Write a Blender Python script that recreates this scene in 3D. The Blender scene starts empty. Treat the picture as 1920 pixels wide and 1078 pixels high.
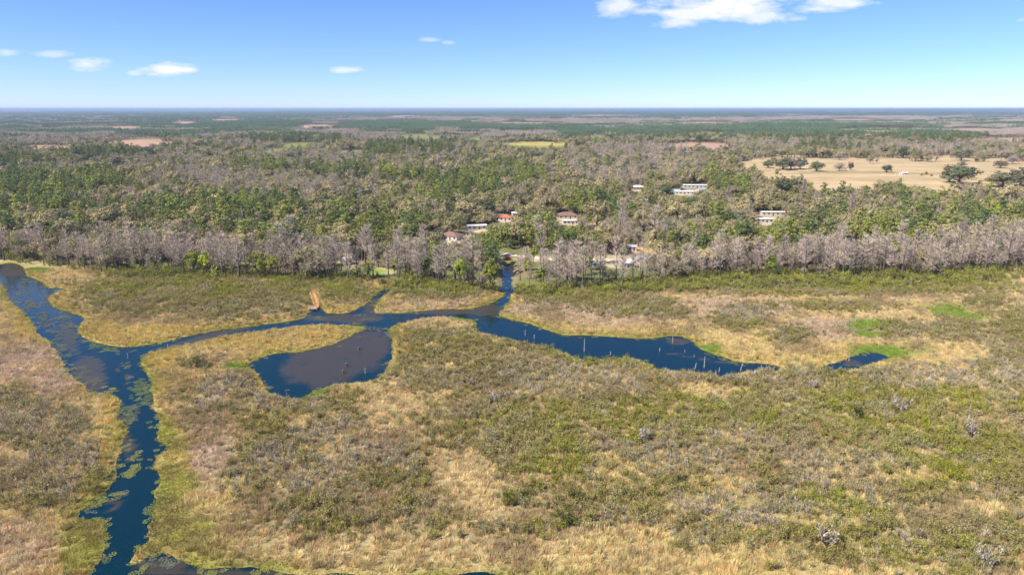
import bpy, math, random
import numpy as np

# ------------------------------------------------------------------ camera, sky, sun, exposure
R = math.radians
scene = bpy.context.scene
COL = scene.collection
CAM_H = 80.0                      # drone height in metres (the cypresses and the homes give the scale)
FPX = 1280.0                      # focal length in pixels of the 1920 px photograph
HORIZON = 204.5
PITCH = math.atan((539.0 - HORIZON) / FPX)

cam = bpy.data.cameras.new("camera")
cam.sensor_width = 36.0
cam.lens = 36.0 * FPX / 1920.0
cam.clip_start = 1.0
cam.clip_end = 200000.0
camera = bpy.data.objects.new("camera", cam)
camera.location = (0, 0, CAM_H)
camera.rotation_euler = (math.pi / 2 - PITCH, 0, 0)
COL.objects.link(camera)
scene.camera = camera

SUN_EL, SUN_AZ = R(47), R(-118)   # azimuth clockwise from the view direction: left and behind
sun = bpy.data.lights.new("sun", 'SUN')
sun.energy = 4.6
sun.angle = R(0.53)
sun.color = (1.0, 0.94, 0.84)
sun_o = bpy.data.objects.new("sun", sun)
sun_o.rotation_euler = (math.pi / 2 - SUN_EL, 0, math.pi - SUN_AZ)
COL.objects.link(sun_o)

scene.view_settings.view_transform = 'Standard'
scene.view_settings.look = 'None'
scene.view_settings.gamma = 1.0
scene.view_settings.exposure = 0.57
scene.cycles.max_bounces = 5
scene.cycles.diffuse_bounces = 2
scene.cycles.glossy_bounces = 2
scene.cycles.transmission_bounces = 2
scene.cycles.volume_bounces = 0
scene.cycles.transparent_max_bounces = 4
scene.cycles.use_adaptive_sampling = True
scene.cycles.adaptive_threshold = 0.02
scene.cycles.use_denoising = True

cp, sp_ = math.cos(PITCH), math.sin(PITCH)
FWD = np.array((0, cp, -sp_)); UPV = np.array((0, sp_, cp)); RGT = np.array((1.0, 0, 0))


def ray(px, py):
    return FWD + RGT * ((px - 960) / FPX) + UPV * ((539 - py) / FPX)


def ground(px, py, z=0.0):
    d = ray(px, py)
    t = (z - CAM_H) / d[2]
    return d[0] * t, d[1] * t


def project(x, y, z=0.0):
    x = np.asarray(x, float); y = np.asarray(y, float)
    dz = z - CAM_H
    zc = y * cp - dz * sp_
    zc = np.where(zc < 1.0, 1.0, zc)
    return 960 + FPX * x / zc, 539 - FPX * (y * sp_ + dz * cp) / zc


world = bpy.data.worlds.new("World")
scene.world = world
world.use_nodes = True
wt = world.node_tree
wt.nodes.clear()


def WN(t, **k):
    n = wt.nodes.new(t)
    for a, b in k.items():
        setattr(n, a, b)
    return n


def wmath(op, a, b=None, c=None, clamp=False):
    n = WN('ShaderNodeMath', operation=op)
    n.use_clamp = clamp
    for i, v in enumerate((a, b, c)):
        if v is None:
            continue
        if isinstance(v, (int, float)):
            n.inputs[i].default_value = v
        else:
            wt.links.new(v, n.inputs[i])
    return n.outputs[0]


sky = WN('ShaderNodeTexSky')
sky.sky_type = 'NISHITA'
sky.sun_disc = False
sky.sun_elevation = SUN_EL
sky.sun_rotation = SUN_AZ
sky.altitude = 80
sky.air_density = 0.78
sky.dust_density = 0.0
sky.ozone_density = 10.0
bg_sky = WN('ShaderNodeBackground')
bg_sky.inputs[1].default_value = 0.11
skm = WN('ShaderNodeMix', data_type='RGBA', blend_type='MULTIPLY')
skm.inputs[0].default_value = 1.0
skm.inputs[7].default_value = (0.97, 0.94, 1.08, 1)
wt.links.new(sky.outputs[0], skm.inputs[6])
wt.links.new(skm.outputs[2], bg_sky.inputs[0])
bg_cloud = WN('ShaderNodeBackground')
bg_cloud.inputs[0].default_value = (0.95, 0.97, 1.0, 1)
bg_cloud.inputs[1].default_value = 0.72
tc = WN('ShaderNodeTexCoord')
sep = WN('ShaderNodeSeparateXYZ')
wt.links.new(tc.outputs['Generated'], sep.inputs[0])
yy = wmath('MAXIMUM', sep.outputs[1], 0.02)
cu = wmath('DIVIDE', sep.outputs[0], yy)
cv = wmath('DIVIDE', sep.outputs[2], yy)
front = wmath('GREATER_THAN', sep.outputs[1], 0.05)
comb = WN('ShaderNodeCombineXYZ')
wt.links.new(cu, comb.inputs[0])
wt.links.new(wmath('MULTIPLY', cv, 2.6), comb.inputs[1])
n1 = WN('ShaderNodeTexNoise'); n1.inputs['Scale'].default_value = 17.0; n1.inputs['Detail'].default_value = 6; n1.inputs['Roughness'].default_value = 0.62
wt.links.new(comb.outputs[0], n1.inputs['Vector'])
nz = wmath('MULTIPLY', wmath('SUBTRACT', n1.outputs[0], 0.5), 2.6)
CLOUDS = [(1160, 14, 52, 20, .8), (1215, 22, 50, 12, .7), (1300, 26, 95, 22, .9), (1360, 8, 140, 34, 1.0), (1440, 28, 70, 18, .8), (1275, 42, 50, 13, .75),
          (1585, 6, 75, 14, .85), (1530, 18, 60, 11, .75), (1490, 36, 22, 6, .4), (1400, -40, 260, 34, .9), (165, 122, 50, 15, .75), (322, 129, 56, 15, 1.0), (350, 132, 30, 9, 1.0),
          (95, 103, 42, 7, .45), (15, 98, 34, 9, .5), (655, 131, 38, 8, .7), (805, 75, 22, 6, .4), (842, 80, 15, 4, .35), (250, 138, 18, 6, .45),
          (1916, 38, 10, 4, .3), (-180, 110, 110, 18, .8), (2150, 60, 150, 22, .8), (700, -90, 160, 25, .8), (60, -160, 260, 50, .9), (1750, -210, 300, 60, .9)]
tot = None
for (px, py, rx, ry, w) in CLOUDS:
    d = ray(px, py)
    u0, v0 = d[0] / d[1], d[2] / d[1]
    d1, d2 = ray(px + rx, py), ray(px, py - ry)
    a = abs(d1[0] / d1[1] - u0); b = abs(d2[2] / d2[1] - v0)
    ex = wmath('DIVIDE', wmath('SUBTRACT', cu, u0), a)
    ey = wmath('DIVIDE', wmath('SUBTRACT', cv, v0), b)
    rr = wmath('SQRT', wmath('ADD', wmath('MULTIPLY', ex, ex), wmath('MULTIPLY', ey, ey)))
    m = wmath('SUBTRACT', wmath('ADD', 1.0, nz), rr)
    m = wmath('MULTIPLY', m, 1.35, clamp=True)
    m = wmath('MULTIPLY', m, w)
    tot = m if tot is None else wmath('MAXIMUM', tot, m)
tot = wmath('MULTIPLY', tot, front, clamp=True)
mixs = WN('ShaderNodeMixShader')
wt.links.new(tot, mixs.inputs[0])
wt.links.new(bg_sky.outputs[0], mixs.inputs[1])
wt.links.new(bg_cloud.outputs[0], mixs.inputs[2])
wout = WN('ShaderNodeOutputWorld')
wt.links.new(mixs.outputs[0], wout.inputs[0])

# ------------------------------------------------------------------ helpers
RNG = np.random.default_rng(7)


def lin(r, g, b):
    c = np.array((r, g, b), float) / 255.0
    return np.where(c <= 0.04045, c / 12.92, ((c + 0.055) / 1.055) ** 2.4)


def _hash(ix, iy, seed):
    h = (ix.astype(np.int64) * 374761393 + iy.astype(np.int64) * 668265263 + seed * 974711) & 0xFFFFFFFF
    h = ((h ^ (h >> 13)) * 1274126177) & 0xFFFFFFFF
    h = h ^ (h >> 16)
    return (h & 0xFFFF) / 65535.0


def vnoise(x, y, seed=0):
    ix = np.floor(x); iy = np.floor(y)
    fx = x - ix; fy = y - iy
    fx = fx * fx * (3 - 2 * fx); fy = fy * fy * (3 - 2 * fy)
    a = _hash(ix, iy, seed); b = _hash(ix + 1, iy, seed); c = _hash(ix, iy + 1, seed); d = _hash(ix + 1, iy + 1, seed)
    return (a * (1 - fx) + b * fx) * (1 - fy) + (c * (1 - fx) + d * fx) * fy


def fbm(x, y, size, seed=0, oct=4):
    s = 0; amp = 0.5; t = 0
    for k in range(oct):
        s = s + amp * vnoise(x / size * 2 ** k + 13.7 * k, y / size * 2 ** k - 7.1 * k, seed + k)
        t += amp; amp *= 0.55
    return s / t


def smooth(a, b, v):
    t = np.clip((v - a) / (b - a), 0, 1)
    return t * t * (3 - 2 * t)


def zones(px, py, lst, nz=None, soft=0.45, wob=0.8):
    """strongest of a list of ellipses (cx, cy, rx, ry[, tilt degrees]) at photograph pixels, with ragged rims"""
    out = np.zeros_like(px)
    for e in lst:
        cx, cy, rx, ry = e[:4]
        dx = px - cx; dy = py - cy
        if len(e) > 4:
            a = R(e[4]); dx, dy = dx * math.cos(a) + dy * math.sin(a), -dx * math.sin(a) + dy * math.cos(a)
        d = np.sqrt((dx / rx) ** 2 + (dy / ry) ** 2)
        if nz is not None:
            d = d + (nz - 0.5) * wob
        out = np.maximum(out, 1 - smooth(1 - soft, 1 + soft, d))
    return out


def mesh_arrays(name, V, F, mats, midx=None, smooth_shade=False):
    """triangle mesh from arrays"""
    me = bpy.data.meshes.new(name)
    V = np.ascontiguousarray(V, np.float32); F = np.ascontiguousarray(F, np.int32)
    k = F.shape[1]
    me.vertices.add(len(V)); me.vertices.foreach_set("co", V.ravel())
    me.loops.add(F.size); me.loops.foreach_set("vertex_index", F.ravel())
    me.polygons.add(len(F))
    me.polygons.foreach_set("loop_start", np.arange(0, F.size, k, dtype=np.int32))
    me.polygons.foreach_set("loop_total", np.full(len(F), k, dtype=np.int32))
    for m in mats:
        me.materials.append(m)
    if midx is not None:
        me.polygons.foreach_set("material_index", np.ascontiguousarray(midx, np.int32))
    if smooth_shade:
        me.polygons.foreach_set("use_smooth", np.ones(len(F), bool))
    me.update(calc_edges=True)
    return me


def add_attr(me, name, typ, dom, arr):
    a = me.attributes.new(name, typ, dom)
    key = {'FLOAT': 'value', 'INT': 'value', 'FLOAT_VECTOR': 'vector', 'FLOAT_COLOR': 'color'}[typ]
    a.data.foreach_set(key, np.ascontiguousarray(arr, np.int32 if typ == 'INT' else np.float32).ravel())


def link(o, parent=None):
    COL.objects.link(o)
    if parent is not None:
        o.parent = parent
    return o


def tag(o, label, cat, group=None, kind=None):
    o["label"] = label; o["category"] = cat
    if group:
        o["group"] = group
    if kind:
        o["kind"] = kind
    return o


class MB:
    """collects boxes, tubes and polygons into one mesh"""

    def __init__(s):
        s.v = []; s.f = []

    def poly(s, pts, faces):
        n = len(s.v)
        s.v += [tuple(p) for p in pts]; s.f += [tuple(i + n for i in f) for f in faces]
        return s

    def box(s, x0, y0, z0, x1, y1, z1):
        p = [(x0, y0, z0), (x1, y0, z0), (x1, y1, z0), (x0, y1, z0), (x0, y0, z1), (x1, y0, z1), (x1, y1, z1), (x0, y1, z1)]
        return s.poly(p, [(3, 2, 1, 0), (4, 5, 6, 7), (0, 1, 5, 4), (1, 2, 6, 5), (2, 3, 7, 6), (3, 0, 4, 7)])

    def tube(s, pts, rad, n=7):
        rings = []
        pts = [np.array(p, float) for p in pts]
        base = len(s.v)
        for i, p in enumerate(pts):
            d = pts[min(i + 1, len(pts) - 1)] - pts[max(i - 1, 0)]
            d = d / (np.linalg.norm(d) + 1e-9)
            a = np.cross(d, (0.3, 0.9, 0.1)); a /= np.linalg.norm(a); b = np.cross(d, a)
            for k in range(n):
                t = 2 * math.pi * k / n
                s.v.append(tuple(p + rad[i] * (a * math.cos(t) + b * math.sin(t))))
        for i in range(len(pts) - 1):
            for k in range(n):
                k2 = (k + 1) % n
                s.f.append((base + i * n + k, base + i * n + k2, base + (i + 1) * n + k2, base + (i + 1) * n + k))
        s.f.append(tuple(base + k for k in reversed(range(n))))
        s.f.append(tuple(base + (len(pts) - 1) * n + k for k in range(n)))
        return s

    def mesh(s, name, mat):
        me = bpy.data.meshes.new(name)
        me.from_pydata(s.v, [], s.f)
        me.materials.append(mat); me.update()
        return me

    def build(s, name, mat, parent=None, bevel=0):
        o = bpy.data.objects.new(name, s.mesh(name, mat))
        if bevel:
            m = o.modifiers.new("bevel", 'BEVEL'); m.width = bevel; m.segments = 2
        return link(o, parent)


def empty(name, loc, rz=0.0, s=1.0):
    o = bpy.data.objects.new(name, None)
    o.location = loc; o.rotation_euler = (0, 0, rz); o.scale = (s, s, s)
    return link(o)


# ------------------------------------------------------------------ materials
def newmat(name):
    m = bpy.data.materials.new(name); m.use_nodes = True
    nt = m.node_tree; nt.nodes.clear()
    out = nt.nodes.new('ShaderNodeOutputMaterial')
    return m, nt, out


def node(nt, t, **k):
    n = nt.nodes.new(t)
    for a, b in k.items():
        setattr(n, a, b)
    return n


def foliage(name, nscale=0.9, lo=0.62, hi=1.35, transl=0.22, rough=0.75):
    """leaf and twig material: colour comes from the 'tint' of the plant, broken up by a little noise"""
    m, nt, out = newmat(name)
    L = nt.links.new
    at = node(nt, 'ShaderNodeAttribute', attribute_type='INSTANCER', attribute_name='tint')
    tcn = node(nt, 'ShaderNodeTexCoord')
    nzn = node(nt, 'ShaderNodeTexNoise'); nzn.inputs['Scale'].default_value = nscale; nzn.inputs['Detail'].default_value = 3
    L(tcn.outputs['Object'], nzn.inputs['Vector'])
    mr = node(nt, 'ShaderNodeMapRange'); mr.inputs[1].default_value = 0.3; mr.inputs[2].default_value = 0.7; mr.inputs[3].default_value = lo; mr.inputs[4].default_value = hi
    L(nzn.outputs[0], mr.inputs[0])
    vm = node(nt, 'ShaderNodeVectorMath', operation='SCALE')
    L(at.outputs['Vector'], vm.inputs[0]); L(mr.outputs[0], vm.inputs['Scale'])
    p = node(nt, 'ShaderNodeBsdfPrincipled')
    p.inputs['Roughness'].default_value = rough; p.inputs['Specular IOR Level'].default_value = 0.2
    L(vm.outputs[0], p.inputs['Base Color'])
    tr = node(nt, 'ShaderNodeBsdfTranslucent'); L(vm.outputs[0], tr.inputs[0])
    mx = node(nt, 'ShaderNodeMixShader'); mx.inputs[0].default_value = transl
    L(p.outputs[0], mx.inputs[1]); L(tr.outputs[0], mx.inputs[2]); L(mx.outputs[0], out.inputs[0])
    return m


def plain(name, col, rough=0.7, var=0.18, scale=3.0, metal=0.0, spec=0.3, bump=0.0, stretch=None):
    m, nt, out = newmat(name)
    L = nt.links.new
    tcn = node(nt, 'ShaderNodeTexCoord')
    nzn = node(nt, 'ShaderNodeTexNoise'); nzn.inputs['Scale'].default_value = scale; nzn.inputs['Detail'].default_value = 6
    if stretch:
        mp = node(nt, 'ShaderNodeMapping'); mp.inputs['Scale'].default_value = stretch
        L(tcn.outputs['Object'], mp.inputs[0]); L(mp.outputs[0], nzn.inputs['Vector'])
    else:
        L(tcn.outputs['Object'], nzn.inputs['Vector'])
    mr = node(nt, 'ShaderNodeMapRange'); mr.inputs[1].default_value = 0.3; mr.inputs[2].default_value = 0.7; mr.inputs[3].default_value = 1 - var; mr.inputs[4].default_value = 1 + var
    L(nzn.outputs[0], mr.inputs[0])
    vm = node(nt, 'ShaderNodeVectorMath', operation='SCALE'); vm.inputs[0].default_value = tuple(col)
    L(mr.outputs[0], vm.inputs['Scale'])
    p = node(nt, 'ShaderNodeBsdfPrincipled')
    p.inputs['Roughness'].default_value = rough; p.inputs['Metallic'].default_value = metal; p.inputs['Specular IOR Level'].default_value = spec
    L(vm.outputs[0], p.inputs['Base Color'])
    if bump:
        b = node(nt, 'ShaderNodeBump'); b.inputs['Strength'].default_value = bump; b.inputs['Distance'].default_value = 0.05
        L(nzn.outputs[0], b.inputs['Height']); L(b.outputs[0], p.inputs['Normal'])
    L(p.outputs[0], out.inputs[0])
    return m


M_LEAF = foliage("leaves")
M_TWIG = foliage("twigs", 0.7, 0.7, 1.25, 0.08)
M_GRASS = foliage("grass blades", 1.2, 0.75, 1.25, 0.25)
M_PAD = foliage("floating leaves", 1.5, 0.8, 1.2, 0.1, 0.45)
M_BARK = plain("bark", lin(112, 100, 92), 0.9, 0.3, 1.5, bump=0.6, stretch=(3, 3, 0.5))
M_BARKP = plain("pine bark", lin(120, 92, 74), 0.9, 0.3, 1.5, bump=0.6, stretch=(3, 3, 0.5))
M_SNAG = plain("weathered wood", lin(168, 160, 150), 0.85, 0.3, 2.0, bump=0.4, stretch=(4, 4, 0.5))

# ground: colour painted per vertex by what grows or lies there (mud, dead grass, leaf litter, pasture, yards)
M_GROUND, nt, out = newmat("ground")
L = nt.links.new
ga = node(nt, 'ShaderNodeAttribute', attribute_name='soil')
gt = node(nt, 'ShaderNodeTexCoord')
gn = node(nt, 'ShaderNodeTexNoise'); gn.inputs['Scale'].default_value = 0.8; gn.inputs['Detail'].default_value = 8; gn.inputs['Roughness'].default_value = 0.7
L(gt.outputs['Object'], gn.inputs['Vector'])
gn2 = node(nt, 'ShaderNodeTexNoise'); gn2.inputs['Scale'].default_value = 0.03; gn2.inputs['Detail'].default_value = 8; gn2.inputs['Roughness'].default_value = 0.65
L(gt.outputs['Object'], gn2.inputs['Vector'])
gm = node(nt, 'ShaderNodeMapRange'); gm.inputs[1].default_value = 0.3; gm.inputs[2].default_value = 0.7; gm.inputs[3].default_value = 0.72; gm.inputs[4].default_value = 1.28
L(gn.outputs[0], gm.inputs[0])
gm2 = node(nt, 'ShaderNodeMapRange'); gm2.inputs[1].default_value = 0.3; gm2.inputs[2].default_value = 0.7; gm2.inputs[3].default_value = 0.85; gm2.inputs[4].default_value = 1.12
L(gn2.outputs[0], gm2.inputs[0])
gmm = node(nt, 'ShaderNodeMath', operation='MULTIPLY'); L(gm.outputs[0], gmm.inputs[0]); L(gm2.outputs[0], gmm.inputs[1])
gs = node(nt, 'ShaderNodeVectorMath', operation='SCALE'); L(ga.outputs['Color'], gs.inputs[0]); L(gmm.outputs[0], gs.inputs['Scale'])
gp = node(nt, 'ShaderNodeBsdfPrincipled'); gp.inputs['Roughness'].default_value = 0.95; gp.inputs['Specular IOR Level'].default_value = 0.1
gb = node(nt, 'ShaderNodeBump'); gb.inputs['Strength'].default_value = 0.5; gb.inputs['Distance'].default_value = 0.25
L(gn.outputs[0], gb.inputs['Height']); L(gb.outputs[0], gp.inputs['Normal'])
L(gs.outputs[0], gp.inputs['Base Color']); L(gp.outputs[0], out.inputs[0])

# water: dark blue swamp water, brown over sunken weed mats and in one painted tree reflection
M_WATER, nt, out = newmat("water")
L = nt.links.new
wa = node(nt, 'ShaderNodeAttribute', attribute_name='weed')
wtc = node(nt, 'ShaderNodeTexCoord')
wn = node(nt, 'ShaderNodeTexNoise'); wn.inputs['Scale'].default_value = 0.16; wn.inputs['Detail'].default_value = 7; wn.inputs['Roughness'].default_value = 0.65
L(wtc.outputs['Object'], wn.inputs['Vector'])
wsum = node(nt, 'ShaderNodeMath', operation='MULTIPLY_ADD'); wsum.inputs[1].default_value = 0.9; L(wn.outputs[0], wsum.inputs[0]); L(wa.outputs['Fac'], wsum.inputs[2])
wmr = node(nt, 'ShaderNodeMapRange', interpolation_type='SMOOTHSTEP'); wmr.inputs[1].default_value = 0.72; wmr.inputs[2].default_value = 1.15
L(wsum.outputs[0], wmr.inputs[0])
wmix = node(nt, 'ShaderNodeMix', data_type='RGBA')
wmix.inputs[6].default_value = (0.001, 0.023, 0.034, 1)
wmix.inputs[7].default_value = (0.056, 0.047, 0.034, 1)
L(wmr.outputs[0], wmix.inputs[0])
wp = node(nt, 'ShaderNodeBsdfPrincipled'); wp.inputs['IOR'].default_value = 1.33
wr = node(nt, 'ShaderNodeMapRange'); wr.inputs[3].default_value = 0.06; wr.inputs[4].default_value = 0.32
L(wmr.outputs[0], wr.inputs[0]); L(wr.outputs[0], wp.inputs['Roughness'])
wb = node(nt, 'ShaderNodeBump'); wb.inputs['Strength'].default_value = 0.22; wb.inputs['Distance'].default_value = 0.1
wn2 = node(nt, 'ShaderNodeTexNoise'); wn2.inputs['Scale'].default_value = 1.6; wn2.inputs['Detail'].default_value = 4
L(wtc.outputs['Object'], wn2.inputs['Vector']); L(wn2.outputs[0], wb.inputs['Height']); L(wb.outputs[0], wp.inputs['Normal'])
L(wmix.outputs[2], wp.inputs['Base Color']); L(wp.outputs[0], out.inputs[0])

# ------------------------------------------------------------------ waterways (shorelines traced as pixels, laid on the ground plane)
CREEK = [(-60, 500), (0, 497), (20, 492), (43, 500), (50, 520), (80, 527), (83, 541), (118, 539), (122, 545), (95, 552), (90, 560), (93, 574), (134, 587),
         (160, 597), (148, 607), (145, 620), (150, 630), (167, 640), (200, 648), (236, 651), (284, 647), (334, 635), (401, 620), (468, 612), (541, 604),
         (570, 597), (579, 585), (581, 577), (600, 576), (604, 581), (615, 588), (647, 589), (665, 581), (682, 573), (699, 560), (707, 548), (724, 542),
         (738, 540), (733, 546), (722, 552), (710, 565), (699, 583), (703, 588), (757, 587), (824, 580), (880, 580), (897, 575), (919, 570), (940, 560),
         (945, 547), (935, 542), (942, 534), (943, 517), (945, 494), (962, 494), (960, 520), (957, 532), (967, 544), (968, 548), (954, 554), (957, 567),
         (937, 584), (934, 594), (957, 600), (991, 607), (1024, 619), (1054, 629), (1091, 629), (1141, 630), (1214, 637), (1248, 630), (1275, 630),
         (1297, 639), (1310, 654), (1347, 669), (1390, 679), (1427, 682), (1470, 687), (1457, 695), (1424, 690), (1380, 697), (1350, 703), (1330, 699),
         (1297, 694), (1258, 692), (1208, 689), (1231, 687), (1228, 681), (1181, 667), (1141, 670), (1098, 672), (1074, 667), (1054, 657), (1027, 649),
         (984, 642), (961, 634), (927, 627), (887, 617), (894, 612), (894, 600), (840, 594), (780, 599), (740, 609), (723, 620), (738, 640), (733, 664),
         (737, 674), (720, 694), (697, 716), (640, 716), (601, 725), (564, 745), (534, 743), (504, 735), (494, 720), (478, 694), (462, 683), (501, 664),
         (565, 660), (598, 652), (632, 642), (657, 630), (687, 619), (689, 614), (647, 609), (590, 610), (540, 614), (468, 624), (418, 631), (361, 644),
         (317, 654), (277, 662), (260, 677), (268, 694), (280, 712), (285, 735), (290, 755), (284, 763), (300, 785), (296, 800), (290, 812), (293, 826),
         (310, 836), (313, 842), (292, 852), (285, 872), (290, 890), (298, 905), (280, 922), (292, 935), (290, 955), (280, 975), (266, 990), (272, 1005),
         (277, 1015), (258, 1025), (250, 1045), (244, 1062), (262, 1056), (290, 1037), (312, 1037), (330, 1052), (367, 1062), (417, 1065), (468, 1066),
         (534, 1073), (634, 1078), (800, 1081), (868, 1073), (917, 1074), (940, 1083), (1100, 1100), (1500, 1130), (1900, 1180), (1900, 1420), (150, 1420),
         (150, 1150), (165, 1085), (185, 1060), (197, 1045), (195, 1010), (197, 985), (192, 970), (165, 970), (146, 968), (152, 955), (185, 935), (212, 910),
         (218, 895), (222, 870), (225, 850), (220, 838), (236, 825), (238, 800), (232, 790), (218, 782), (226, 765), (222, 745), (205, 737), (167, 741),
         (155, 722), (124, 694), (117, 671), (100, 647), (73, 630), (63, 607), (37, 577), (17, 564), (5, 530), (-60, 515)]
POOL = [(1530, 690), (1548, 694.5), (1581, 695.5), (1601, 693), (1631, 683), (1666, 677), (1660, 666), (1630, 659), (1601, 668), (1574, 679)]


def chaikin(p, n=1):
    p = np.array(p, float)
    for _ in range(n):
        q = np.roll(p, -1, axis=0)
        p = np.stack([0.78 * p + 0.22 * q, 0.22 * p + 0.78 * q], 1).reshape(-1, 2)
    return p


# the near banks were traced along the tops of the plants growing there, so the shore itself lies a little closer
_i0 = CREEK.index((1457, 695)); _i1 = CREEK.index((887, 617))
CREEK = [(p[0], p[1] + 4.0) if _i0 <= k <= _i1 else p for k, p in enumerate(CREEK)]
_i0 = CREEK.index((697, 716)); _i1 = CREEK.index((504, 735))
CREEK = [(p[0], p[1] + 3.0) if _i0 <= k <= _i1 else p for k, p in enumerate(CREEK)]
WPOLY = [chaikin([ground(*p) for p in poly], 2) for poly in (CREEK, POOL)]


def water_sd(x, y):
    """signed distance to the shore, positive on land"""
    shp = np.shape(x)
    x = np.ravel(x).astype(float); y = np.ravel(y).astype(float)
    best = np.full(x.shape, 1e9); inside = np.zeros(x.shape, bool)
    for P in WPOLY:
        lo = P.min(0) - 30; hi = P.max(0) + 30
        sel = np.nonzero((x > lo[0]) & (x < hi[0]) & (y > lo[1]) & (y < hi[1]))[0]
        if not len(sel):
            continue
        X = x[sel]; Y = y[sel]
        bd = np.full(X.shape, 1e9); ins = np.zeros(X.shape, bool)
        Q = np.roll(P, -1, axis=0)
        for (ax, ay), (bx, by) in zip(P, Q):
            dx, dy = bx - ax, by - ay
            t = np.clip(((X - ax) * dx + (Y - ay) * dy) / (dx * dx + dy * dy + 1e-9), 0, 1)
            bd = np.minimum(bd, (X - ax - t * dx) ** 2 + (Y - ay - t * dy) ** 2)
            if ay != by:
                c = ((ay > Y) != (by > Y)) & (X < (bx - ax) * (Y - ay) / (by - ay) + ax)
                ins ^= c
        best[sel] = np.minimum(best[sel], np.sqrt(bd)); inside[sel] |= ins
    return np.where(inside, -np.minimum(best, 60), np.minimum(best, 60)).reshape(shp)


# a shore-distance table on a 1 m lattice, looked up by everything that grows
GX0, GX1, GY0, GY1, GS = -330.0, 330.0, 60.0, 400.0, 1.0
gxs = np.arange(GX0, GX1 + .5, GS); gys = np.arange(GY0, GY1 + .5, GS)
GXX, GYY = np.meshgrid(gxs, gys)
SD = water_sd(GXX, GYY)


def sd_at(x, y):
    fx = np.clip((x - GX0) / GS, 0, len(gxs) - 1.001); fy = np.clip((y - GY0) / GS, 0, len(gys) - 1.001)
    ix = fx.astype(int); iy = fy.astype(int); fx = fx - ix; fy = fy - iy
    v = (SD[iy, ix] * (1 - fx) + SD[iy, ix + 1] * fx) * (1 - fy) + (SD[iy + 1, ix] * (1 - fx) + SD[iy + 1, ix + 1] * fx) * fy
    out_ = (x < GX0) | (x > GX1) | (y < GY0) | (y > GY1)
    return np.where(out_, 40.0, v)


# forest front: the line where the marsh ends and the swamp trees begin
FRONT = np.array([(-400, 470), (-60, 482), (0, 484), (70, 490), (130, 500), (200, 508), (300, 515), (450, 519), (560, 523), (700, 526), (800, 534), (900, 545),
                  (960, 548), (1050, 546), (1150, 540), (1240, 531), (1300, 522), (1400, 519), (1600, 520), (1800, 515), (1920, 506), (2300, 480)], float)


def behind_front(px, py):
    """pixels above the forest front line: positive inside the forest"""
    return np.interp(px, FRONT[:, 0], FRONT[:, 1]) + 4.0 - py


PASTURE = [(1375, 304), (1440, 292), (1540, 288), (1700, 291), (1790, 293), (1900, 298), (2050, 305), (2150, 378), (1900, 378), (1780, 374), (1600, 367), (1450, 356), (1405, 328)]


def in_poly(px, py, P):
    ins = np.zeros(np.shape(px), bool)
    n = len(P)
    for i in range(n):
        ax, ay = P[i]; bx, by = P[(i + 1) % n]
        if ay != by:
            ins ^= ((ay > py) != (by > py)) & (px < (bx - ax) * (py - ay) / (by - ay) + ax)
    return ins


# open ground in the woods as ellipses of ground pixels: yards, a mown field, clear-cuts, prairie
YARDS = [(845, 455, 55, 12), (900, 434, 30, 8), (955, 415, 40, 7), (1070, 418, 45, 8), (1120, 418, 25, 6), (1110, 440, 22, 5), (1295, 364, 45, 8), (1440, 415, 38, 9),
         (1208, 472, 26, 9), (1000, 408, 30, 5), (1190, 378, 14, 7), (1240, 404, 20, 5), (650, 498, 26, 7), (140, 437, 18, 6), (1520, 394, 14, 5), (690, 512, 55, 7),
         (1085, 488, 140, 6), (1195, 357, 14, 5), (1170, 500, 40, 6)]
CLEAR_TAN = [(265, 268, 75, 7), (230, 240, 45, 3), (90, 277, 60, 4), (340, 232, 40, 3), (1310, 272, 70, 5), (1900, 262, 80, 3), (420, 226, 50, 2.5), (760, 219, 40, 2), (1130, 218, 90, 2.2),
             (1600, 226, 60, 2.5), (1830, 243, 70, 2), (980, 232, 90, 2), (1330, 232, 70, 2.5), (600, 237, 60, 2.5), (1480, 216, 60, 1.5), (200, 219, 60, 1.5)]
CLEAR_GREEN = [(780, 257, 70, 5), (1000, 272, 90, 7), (890, 262, 40, 4), (570, 271, 50, 4), (1110, 258, 40, 4), (1650, 243, 90, 2.5), (660, 284, 30, 3), (1320, 252, 60, 4), (520, 283, 30, 4)]



def seen_over_trees(lst):
    """a clearing shows only past the trees at its near edge: lengthen it towards the camera by what they hide"""
    r = []
    for (cx_, cy_, rx_, ry_) in lst:
        hid = 13.0 / ground(cx_, cy_)[1] * FPX
        r.append((cx_, cy_ + hid * 0.5, rx_, ry_ + hid * 0.5))
    return r


CLEAR_TAN = seen_over_trees(CLEAR_TAN); CLEAR_GREEN = seen_over_trees(CLEAR_GREEN)

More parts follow.
